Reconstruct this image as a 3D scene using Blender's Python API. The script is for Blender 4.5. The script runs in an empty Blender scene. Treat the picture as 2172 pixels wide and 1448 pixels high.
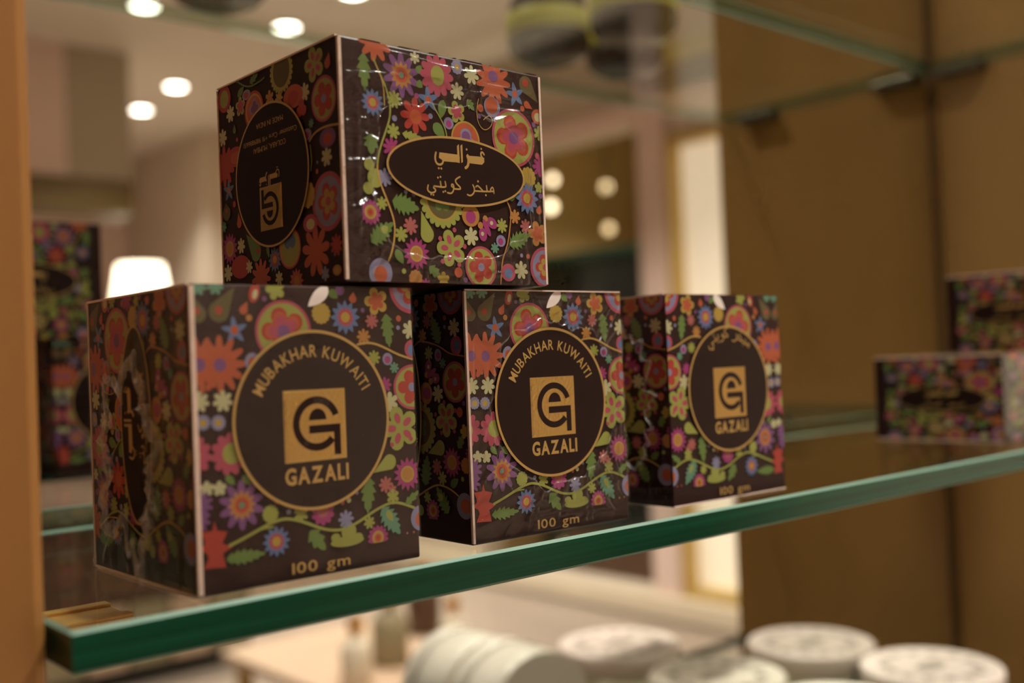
import bpy, bmesh, math, random
from mathutils import Matrix, Vector, noise
random.seed(7)
scene = bpy.context.scene
C = scene.collection

# ------------------------------------------------------------------ camera
def set_camera():
    F = 2258.6
    yaw, pitch, roll = 0.7145, 0.0201, -0.04
    cy, sy, cp, sp = math.cos(yaw), math.sin(yaw), math.cos(pitch), math.sin(pitch)
    f = Vector((sy*cp, cy*cp, sp)); r = Vector((cy, -sy, 0)); u = r.cross(f)
    c, s = math.cos(roll), math.sin(roll)
    r2 = c*r+s*u; u2 = -s*r+c*u
    cd = bpy.data.cameras.new('camera'); co = bpy.data.objects.new('camera', cd); C.objects.link(co)
    m = Matrix((r2, u2, -f)).transposed().to_4x4(); m.translation = Vector((-0.0812, -0.2494, 0.0567))
    co.matrix_world = m
    cd.sensor_width = 36; cd.lens = F/2172*36; cd.clip_start = .01; cd.clip_end = 60
    cd.dof.use_dof = True; cd.dof.focus_distance = .338; cd.dof.aperture_fstop = 6.0; cd.dof.aperture_blades = 0
    scene.camera = co
set_camera()

# ------------------------------------------------------------------ world, exposure
scene.view_settings.view_transform = 'Standard'; scene.view_settings.look = 'None'
scene.view_settings.gamma = 1; scene.view_settings.use_curve_mapping = False
scene.view_settings.exposure = EXPOSURE = 0.0
w = bpy.data.worlds.new('world'); scene.world = w; w.use_nodes = True
w.node_tree.nodes['Background'].inputs[0].default_value = (1, .8, .6, 1)
w.node_tree.nodes['Background'].inputs[1].default_value = .05
LAMP = 92.0          # watts of one ceiling downlight
WARM = (1, .965, .88)
scene.cycles.max_bounces = 7; scene.cycles.transparent_max_bounces = 16; scene.cycles.glossy_bounces = 4; scene.cycles.transmission_bounces = 2
scene.cycles.diffuse_bounces = 3; scene.cycles.sample_clamp_indirect = 4; scene.cycles.use_denoising = True; scene.cycles.use_adaptive_sampling = True; scene.cycles.adaptive_threshold = .04; scene.cycles.adaptive_min_samples = 12

# ------------------------------------------------------------------ helpers
def lin(r, g, b):
    f = lambda c: (c/255/12.92) if c <= 10 else ((c/255+.055)/1.055)**2.4
    return (f(r), f(g), f(b), 1)
def mat(name, col, rough=.5, metal=0, spec=.5, emit=None, estr=0, noise_amt=0, noise_scale=(8, 8, 8), bump=0, coat=0, rough_var=0):
    m = bpy.data.materials.new(name); m.use_nodes = True; nt = m.node_tree; b = nt.nodes['Principled BSDF']
    b.inputs['Base Color'].default_value = col; b.inputs['Roughness'].default_value = rough
    b.inputs['Metallic'].default_value = metal; b.inputs['Specular IOR Level'].default_value = spec
    if coat: b.inputs['Coat Weight'].default_value = coat; b.inputs['Coat Roughness'].default_value = .08
    if emit: b.inputs['Emission Color'].default_value = emit; b.inputs['Emission Strength'].default_value = estr
    if noise_amt or bump:
        tc = nt.nodes.new('ShaderNodeTexCoord'); mp = nt.nodes.new('ShaderNodeMapping'); nz = nt.nodes.new('ShaderNodeTexNoise')
        mp.inputs['Scale'].default_value = noise_scale; nz.inputs['Scale'].default_value = 1; nz.inputs['Detail'].default_value = 5
        nt.links.new(tc.outputs['Object'], mp.inputs[0]); nt.links.new(mp.outputs[0], nz.inputs['Vector'])
        if noise_amt:
            mx = nt.nodes.new('ShaderNodeMix'); mx.data_type = 'RGBA'; mx.blend_type = 'MULTIPLY'; mx.inputs[0].default_value = 1
            rp = nt.nodes.new('ShaderNodeMapRange'); rp.inputs[1].default_value = .3; rp.inputs[2].default_value = .7
            rp.inputs[3].default_value = 1-noise_amt; rp.inputs[4].default_value = 1+noise_amt
            nt.links.new(nz.outputs[0], rp.inputs[0]); mx.inputs[6].default_value = col
            cb = nt.nodes.new('ShaderNodeCombineColor')
            for k in range(3): nt.links.new(rp.outputs[0], cb.inputs[k])
            nt.links.new(cb.outputs[0], mx.inputs[7]); nt.links.new(mx.outputs[2], b.inputs['Base Color'])
        if bump:
            bp = nt.nodes.new('ShaderNodeBump'); bp.inputs['Strength'].default_value = bump; bp.inputs['Distance'].default_value = .002
            nt.links.new(nz.outputs[0], bp.inputs['Height']); nt.links.new(bp.outputs[0], b.inputs['Normal'])
    return m
def glass_sheet(name, tint, rough=0.0, haze=0.0, bump=0, ior=1.5, refl=1.0, milk=0.0):
    # clear pane: transparent body with a Fresnel reflection, like architectural glass or foil
    m = bpy.data.materials.new(name); m.use_nodes = True; nt = m.node_tree; nt.nodes.clear()
    out = nt.nodes.new('ShaderNodeOutputMaterial'); mx = nt.nodes.new('ShaderNodeMixShader')
    tr = nt.nodes.new('ShaderNodeBsdfTransparent'); tr.inputs[0].default_value = tint
    gl = nt.nodes.new('ShaderNodeBsdfGlossy'); gl.inputs['Roughness'].default_value = rough; gl.inputs[0].default_value = (1, 1, 1, 1)
    fr = nt.nodes.new('ShaderNodeFresnel'); fr.inputs[0].default_value = ior
    ad = nt.nodes.new('ShaderNodeMath'); ad.operation = 'MULTIPLY_ADD'; ad.use_clamp = True; ad.inputs[1].default_value = refl; ad.inputs[2].default_value = haze
    # the pane reflects alike from both sides
    ge = nt.nodes.new('ShaderNodeNewGeometry'); mr = nt.nodes.new('ShaderNodeMapRange'); mr.inputs[3].default_value = ior; mr.inputs[4].default_value = 1/ior
    nt.links.new(ge.outputs['Backfacing'], mr.inputs[0]); nt.links.new(mr.outputs[0], fr.inputs[0])
    nt.links.new(fr.outputs[0], ad.inputs[0]); nt.links.new(ad.outputs[0], mx.inputs[0])
    nt.links.new(tr.outputs[0], mx.inputs[1]); nt.links.new(gl.outputs[0], mx.inputs[2]); nt.links.new(mx.outputs[0], out.inputs[0])
    if milk:                                   # crumpled film scatters a little light
        m2 = nt.nodes.new('ShaderNodeMixShader'); m2.inputs[0].default_value = milk; df = nt.nodes.new('ShaderNodeBsdfDiffuse'); df.inputs[0].default_value = (.9, .88, .86, 1)
        nt.links.new(mx.outputs[0], m2.inputs[1]); nt.links.new(df.outputs[0], m2.inputs[2]); nt.links.new(m2.outputs[0], out.inputs[0])
    if bump:
        tc = nt.nodes.new('ShaderNodeTexCoord'); nz = nt.nodes.new('ShaderNodeTexNoise'); nz.inputs['Scale'].default_value = 300; nz.inputs['Detail'].default_value = 3
        bp = nt.nodes.new('ShaderNodeBump'); bp.inputs['Strength'].default_value = bump; bp.inputs['Distance'].default_value = .0006
        nt.links.new(tc.outputs['Object'], nz.inputs['Vector']); nt.links.new(nz.outputs[0], bp.inputs['Height'])
        nt.links.new(bp.outputs[0], gl.inputs['Normal']); nt.links.new(bp.outputs[0], fr.inputs['Normal'])
    return m
def mesh_obj(name, bm, mats, parent=None, smooth=False):
    me = bpy.data.meshes.new(name); bm.normal_update(); bm.to_mesh(me); bm.free()
    for m in (mats if isinstance(mats, (list, tuple)) else [mats]): me.materials.append(m)
    if smooth:
        for p in me.polygons: p.use_smooth = True
    return link(name, me, parent)
def link(name, data, parent=None):
    o = bpy.data.objects.new(name, data); C.objects.link(o)
    if parent: o.parent = parent
    return o
def tag(o, label, cat, group=None):
    o['label'] = label; o['category'] = cat
    if group: o['group'] = group
    return o
def struct(o): o['kind'] = 'structure'; return o
def empty(name, loc, rz=0):
    o = bpy.data.objects.new(name, None); C.objects.link(o); o.location = loc; o.rotation_euler = (0, 0, rz); o.empty_display_size = .02
    return o
def box(bm, x0, x1, y0, y1, z0, z1, bev=0, mi=0):
    vs = [bm.verts.new((x, y, z)) for x in (x0, x1) for y in (y0, y1) for z in (z0, z1)]
    fs = [bm.faces.new([vs[i] for i in f]) for f in ((0, 1, 3, 2), (4, 6, 7, 5), (0, 4, 5, 1), (2, 3, 7, 6), (0, 2, 6, 4), (1, 5, 7, 3))]
    for f in fs: f.material_index = mi
    if bev:
        es = list({e for f in fs for e in f.edges})
        bmesh.ops.bevel(bm, geom=es, offset=bev, segments=2, affect='EDGES', profile=.5)
    return fs
def bx(name, x0, x1, y0, y1, z0, z1, m, parent=None, bev=0):
    bm = bmesh.new(); box(bm, x0, x1, y0, y1, z0, z1, bev); return mesh_obj(name, bm, m, parent)
def lathe(bm, prof, n=48, cx=0, cy=0, cz=0, axis='z', mi=0):
    rings = []
    for r, z in prof:
        ring = []
        for k in range(n):
            a = 2*math.pi*k/n; p = (r*math.cos(a), r*math.sin(a), z)
            if axis == 'y': p = (p[0], p[2], p[1])
            ring.append(bm.verts.new((cx+p[0], cy+p[1], cz+p[2])))
        rings.append(ring)
    for a, b in zip(rings, rings[1:]):
        for k in range(n):
            f = bm.faces.new((a[k], a[(k+1) % n], b[(k+1) % n], b[k])); f.material_index = mi; f.smooth = True
    for ring, fl in ((rings[0], True), (rings[-1], False)):
        f = bm.faces.new(ring[::-1] if fl else ring); f.material_index = mi
    return rings
def lathe_obj(name, prof, m, parent=None, n=48, axis='z'):
    bm = bmesh.new(); lathe(bm, prof, n, axis=axis); bmesh.ops.recalc_face_normals(bm, faces=bm.faces[:])
    return mesh_obj(name, bm, m, parent)

# ------------------------------------------------------------------ materials
PAL = dict(o=(232, 98, 52), r=(222, 66, 48), p=(222, 78, 102), m=(202, 58, 132), u=(150, 84, 150), b=(104, 134, 190), w=(158, 150, 190),
           g=(126, 158, 66), l=(188, 188, 72), y=(222, 176, 58), c=(228, 216, 150), t=(112, 172, 132), v=(122, 106, 56), k=(44, 22, 20),
           G=(190, 150, 80), W=(252, 236, 226), a=(226, 144, 56), e=(216, 106, 98))
def ink(r, g, b):                          # greys and darkens each print ink a little
    m = (r+g+b)/3; k = .80
    return lin(*[(m+(c-m)*k)*.86 for c in (r, g, b)])
PAL = {k: (ink(*v) if k not in 'GWk' else lin(*v)) for k, v in PAL.items()}
M = {}
M['board'] = mat('dark brown printed carton board', lin(50, 27, 24), .34, spec=.22, noise_amt=.06, noise_scale=(300, 300, 300))
M['edge'] = mat('raw pale board edge', lin(236, 206, 186), .8, noise_amt=.08, noise_scale=(500, 500, 500))
def print_mat():
    m = bpy.data.materials.new('coloured flower print'); m.use_nodes = True; nt = m.node_tree; b = nt.nodes['Principled BSDF']
    a = nt.nodes.new('ShaderNodeAttribute'); a.attribute_name = 'ink'; nt.links.new(a.outputs['Color'], b.inputs['Base Color'])
    b.inputs['Roughness'].default_value = .36; b.inputs['Specular IOR Level'].default_value = .22
    return m
M['print'] = print_mat()
M['disc'] = mat('deep brown medallion ink', lin(40, 20, 17), .36, spec=.2)
M['goldink'] = mat('matte gold ink', lin(198, 158, 90), .42, metal=.35, spec=.5)
M['foil'] = mat('embossed gold foil', lin(206, 170, 104), .34, metal=1, bump=.25, noise_scale=(900, 900, 900))
M['film'] = glass_sheet('clear shrink film', (1, 1, 1, 1), rough=.2, haze=.0, bump=.15, ior=1.42)
M['rim'] = glass_sheet('bunched film rim', (1, 1, 1, 1), rough=.14, haze=.03, bump=.3, ior=1.5, milk=.05)
M['crumple'] = glass_sheet('crumpled shrink film', (1, 1, 1, 1), rough=.16, haze=.06, bump=.3, ior=1.5, milk=.16)
M['glass'] = glass_sheet('clear shelf glass', (.965, .98, .965, 1), rough=0, refl=.36)
M['glass_back'] = glass_sheet('green tinted rear edge', (.60, .74, .64, 1), rough=.1, refl=.4)
M['glass_edge'] = mat('green glass edge', lin(20, 70, 48), .15, spec=.16, noise_amt=.5, noise_scale=(3, 400, 260))
M['mirror'] = mat('silvered mirror', (.80, .79, .76, 1), 0.0, metal=1)
M['bronze'] = mat('brushed bronze laminate', lin(158, 116, 58), .45, metal=.1, noise_amt=.10, noise_scale=(9, 9, 3))
M['post'] = mat('satin gold post finish', lin(164, 112, 56), .45, metal=.2, noise_amt=.05, noise_scale=(60, 60, 2))
M['trim'] = mat('dark bronze trim', lin(120, 88, 48), .5, metal=.3)
M['brass'] = mat('polished brass', lin(226, 170, 84), .22, metal=1)
M['gilt'] = mat('satin gilt bracket', lin(232, 180, 96), .35, metal=.3)
M['steel'] = mat('satin grey metal', lin(120, 112, 96), .35, metal=.8)

# ------------------------------------------------------------------ print tables (mm on each face)
ART_FRONT=[('f',2.7,79.2,2.21,7,'r',0,'t'),
('f',7.5,79.4,2.24,7,'r',0,'t'),
('t',0.9,77.1,2.5,72.1,2.22,'v'),
('e',2.1,72.9,0.94,0.94,0,'r'),
('t',12.9,79.2,8.3,72.8,2.85,'v'),
('e',8.2,73.1,1.08,1.08,0,'r'),
('f',12.5,67.8,3.64,5,'k',0.1,'b'),
('e',12.5,67.9,1.21,1.21,0,'o'),
('t',16.5,75.5,15.3,73.2,1.22,'o'),
('e',16.8,71.1,0.92,0.92,0,'a'),
('e',18.6,77.7,1.54,2.61,0.3,'r'),
('e',18.8,77.4,0.75,1.38,0.3,'c'),
('f',24.9,78.8,2.8,5,'r',0.3,'l'),
('e',21.5,76.2,0.68,0.68,0,'u'),
('e',27.0,67.4,8.54,8.54,0,'p'),
('e',27.0,67.4,7.69,7.69,0,'l'),
('f',27.0,67.4,6.32,5,'r',0.3,'r'),
('f',27.0,67.4,5.3,5,'r',0.3,'o'),
('f',27.0,67.4,4.27,5,'r',0.3,'p'),
('e',27.0,67.4,1.88,1.88,0,'u'),
('f',38.9,72.3,2.84,14,'c',0,'y'),
('n',41.5,79.6,34.8,74.2,1.9,'W'),
('t',45.6,81.8,45.3,78.9,1.57,'u'),
('l',41.7,78.8,44.5,76.6,1.3,1,'g'),
('f',46.8,71.2,4.6,12,'s',0,'b'),
('f',46.8,71.2,2.85,12,'s',0,'p'),
('e',46.8,71.2,1.84,1.84,0,'r'),
('e',46.8,71.2,1.52,1.52,0,'y'),
('t',49.8,78.5,49.5,76.5,1.25,'o'),
('f',57.5,75.8,3.86,5,'r',0.3,'y'),
('f',57.5,75.8,2.62,5,'r',0.3,'o'),
('e',70.0,80.0,7.75,7.75,0,'p'),
('e',70.0,80.0,6.51,6.51,0,'w'),
('f',70.0,80.0,4.81,5,'r',0.3,'r'),
('f',70.0,80.0,3.26,5,'r',0.3,'y'),
('e',70.0,80.0,1.24,1.24,0,'p'),
('f',55.7,70.1,2.14,8,'r',0,'e'),
('e',52.7,73.2,0.66,0.66,0,'u'),
('e',50.5,77.0,0.0,0.0,0,'u'),
('l',60.7,72.2,61.6,62.3,2.37,3,'g'),
('e',65.2,70.8,0.92,0.92,0,'o'),
('e',64.9,68.1,0.68,0.68,0,'w'),
('f',69.2,67.4,2.69,7,'r',0,'c'),
('f',52.7,65.6,2.2,8,'r',0,'a'),
('v',[(50.5,63.4),(53.3,63.9),(56.5,63.6),(60.2,62.2),(64.7,60.1),(69.8,58.7)],0.33,'G'),
('f',56.0,59.5,2.08,8,'r',0,'l'),
('e',60.7,59.0,1.79,1.83,0,'w'),
('e',60.7,58.8,1.01,1.1,0,'m'),
('f',63.0,56.4,1.57,7,'r',0,'t'),
('e',69.7,61.7,2.76,2.77,0,'p'),
('e',69.6,61.4,1.55,1.66,0,'b'),
('e',69.1,50.5,6.65,6.65,0,'p'),
('e',69.1,50.5,5.85,5.85,0,'l'),
('f',69.1,50.5,4.79,5,'r',0.3,'r'),
('e',69.1,50.5,1.33,1.33,0,'w'),
('f',59.4,51.5,2.24,8,'r',0,'m'),
('f',61.0,46.5,2.79,6,'r',0,'c'),
('e',63.2,43.8,0.69,0.69,0,'p'),
('f',2.1,59.1,6.97,12,'p',0.13,'o'),
('f',8.0,59.0,7.16,12,'p',0,'o'),
('e',2.3,59.1,1.72,1.72,0,'u'),
('e',8.0,58.9,1.74,1.74,0,'u'),
('e',17.3,59.4,2.18,2.46,0,'w'),
('e',17.3,59.2,1.22,1.48,0,'o'),
('f',8.5,49.5,2.72,7,'r',0,'c'),
('f',2.0,49.6,2.61,7,'r',0,'c'),
('f',2.8,44.3,1.91,12,'c',0,'w'),
('e',2.8,44.2,1.01,1.01,0,'y'),
('f',7.0,44.0,1.93,12,'c',0,'w'),
('e',7.0,44.0,1.02,1.02,0,'y'),
('e',68.9,41.5,0.69,0.69,0,'m'),
('f',64.3,38.6,6.19,5,'r',0.3,'l'),
('q',64.3,38.6,6.19,5,0.3,'p'),
('e',68.0,35.2,0.69,0.69,0,'p'),
('e',61.2,34.0,0.68,0.68,0,'p'),
('f',10.1,35.7,5.23,11,'r',0,'p'),
('e',10.5,35.8,2.65,2.74,0,'l'),
('f',-0.5,36.0,5.1,11,'r',0,'p'),
('e',-0.8,35.9,2.51,2.66,0,'l'),
('f',3.2,27.4,1.86,5,'r',0,'c'),
('f',6.7,27.1,1.87,5,'r',0,'c'),
('l',8.6,30.2,11.0,27.6,1.03,1,'g'),
('l',13.3,29.7,15.7,27.2,1.04,1,'g'),
('f',12.8,22.1,6.14,10,'p',0,'u'),
('f',12.8,22.1,3.81,12,'s',0,'a'),
('e',12.8,22.1,2.21,2.21,0,'o'),
('e',12.8,22.1,1.47,1.47,0,'r'),
('e',12.8,22.1,0.86,0.86,0,'t'),
('f',1.0,23.5,3.58,10,'p',0,'u'),
('f',0.5,19.7,3.28,10,'p',0,'u'),
('p',[(5.0,18.9),(4.3,16.5),(1.2,16.5),(2.1,14.4),(2.1,13.2),(0.4,12.1),(2.6,11.0),(3.1,9.7),(1.7,7.1),(4.3,7.0),(7.8,6.7),(7.0,10.4),(9.7,11.7),(6.9,13.0),(7.6,14.1),(8.5,15.8),(5.6,16.5)],'r'),
('v',[(9.0,12.1),(12.7,13.3),(16.2,14.6),(20.4,16.2),(23.6,16.9),(26.1,17.0),(30.7,15.6),(36.2,13.0),(40.0,11.9),(43.8,11.7),(48.6,13.1),(52.6,15.0),(55.9,16.3),(59.3,17.2),(61.4,17.3),(64.7,16.4),(69.0,14.5)],0.4,'l'),
('v',[(16.2,14.6),(18.9,15.3),(21.7,15.3)],0.25,'l'),
('f',21.0,18.8,2.26,12,'c',0,'l'),
('f',30.2,17.6,2.12,6,'r',0,'l'),
('e',26.5,18.7,0.7,0.7,0,'w'),
('f',37.1,17.3,3.42,10,'r',0,'m'),
('f',37.1,17.8,1.95,10,'r',0,'e'),
('e',44.7,8.3,5.5,1.46,0,'l'),
('e',45.3,10.9,2.46,2.46,0,'l'),
('e',40.9,9.8,1.54,1.18,0,'l'),
('e',48.3,9.0,1.6,1.2,0,'l'),
('f',44.5,14.5,2.45,8,'r',0,'w'),
('f',22.5,11.3,3.94,12,'s',0,'b'),
('f',22.5,11.3,2.44,12,'s',0,'p'),
('e',22.5,11.3,1.58,1.58,0,'r'),
('e',22.5,11.3,1.3,1.3,0,'y'),
('l',7.9,8.7,19.2,8.7,2.13,4,'g'),
('l',32.8,12.8,37.5,6.9,2.58,2,'g'),
('t',54.2,26.5,60.0,29.1,2.25,'l'),
('f',66.2,25.0,4.68,14,'s',0,'m'),
('e',66.2,25.0,2.43,2.43,0,'y'),
('e',66.2,25.0,1.87,1.87,0,'a'),
('f',58.4,22.7,2.32,8,'r',0,'e'),
('f',60.7,21.1,1.37,6,'r',0,'e'),
('f',60.7,19.0,2.13,6,'r',0,'l'),
('l',52.6,25.5,51.8,15.1,2.62,3,'g'),
('l',65.1,16.3,70.4,19.8,1.39,2,'g'),
('l',56.8,16.2,62.8,7.9,3.06,4,'t'),
('l',58.4,15.2,60.4,11.9,1.02,1,'l'),
('e',70.6,11.7,3.79,3.79,0,'w'),
('e',70.6,11.3,2.13,2.27,0,'o'),
('f',52.2,12.6,1.82,7,'r',0,'l'),
('f',55.0,7.9,3.33,14,'r',0,'m'),
('e',55.0,7.9,2.0,2.0,0,'y'),
('e',55.0,7.9,1.2,1.2,0,'o'),
('e',55.0,7.9,0.6,0.6,0,'r'),
('e',43.5,19.2,0.66,0.66,0,'e'),
('e',45.6,19.7,0.73,0.73,0,'c'),
('e',48.4,21.4,0.53,0.53,0,'w'),
('e',23.0,21.8,0.63,0.63,0,'r'),
('e',65.3,7.8,0.35,0.35,0,'e'),
('e',67.7,7.8,0.35,0.35,0,'e')]
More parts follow.
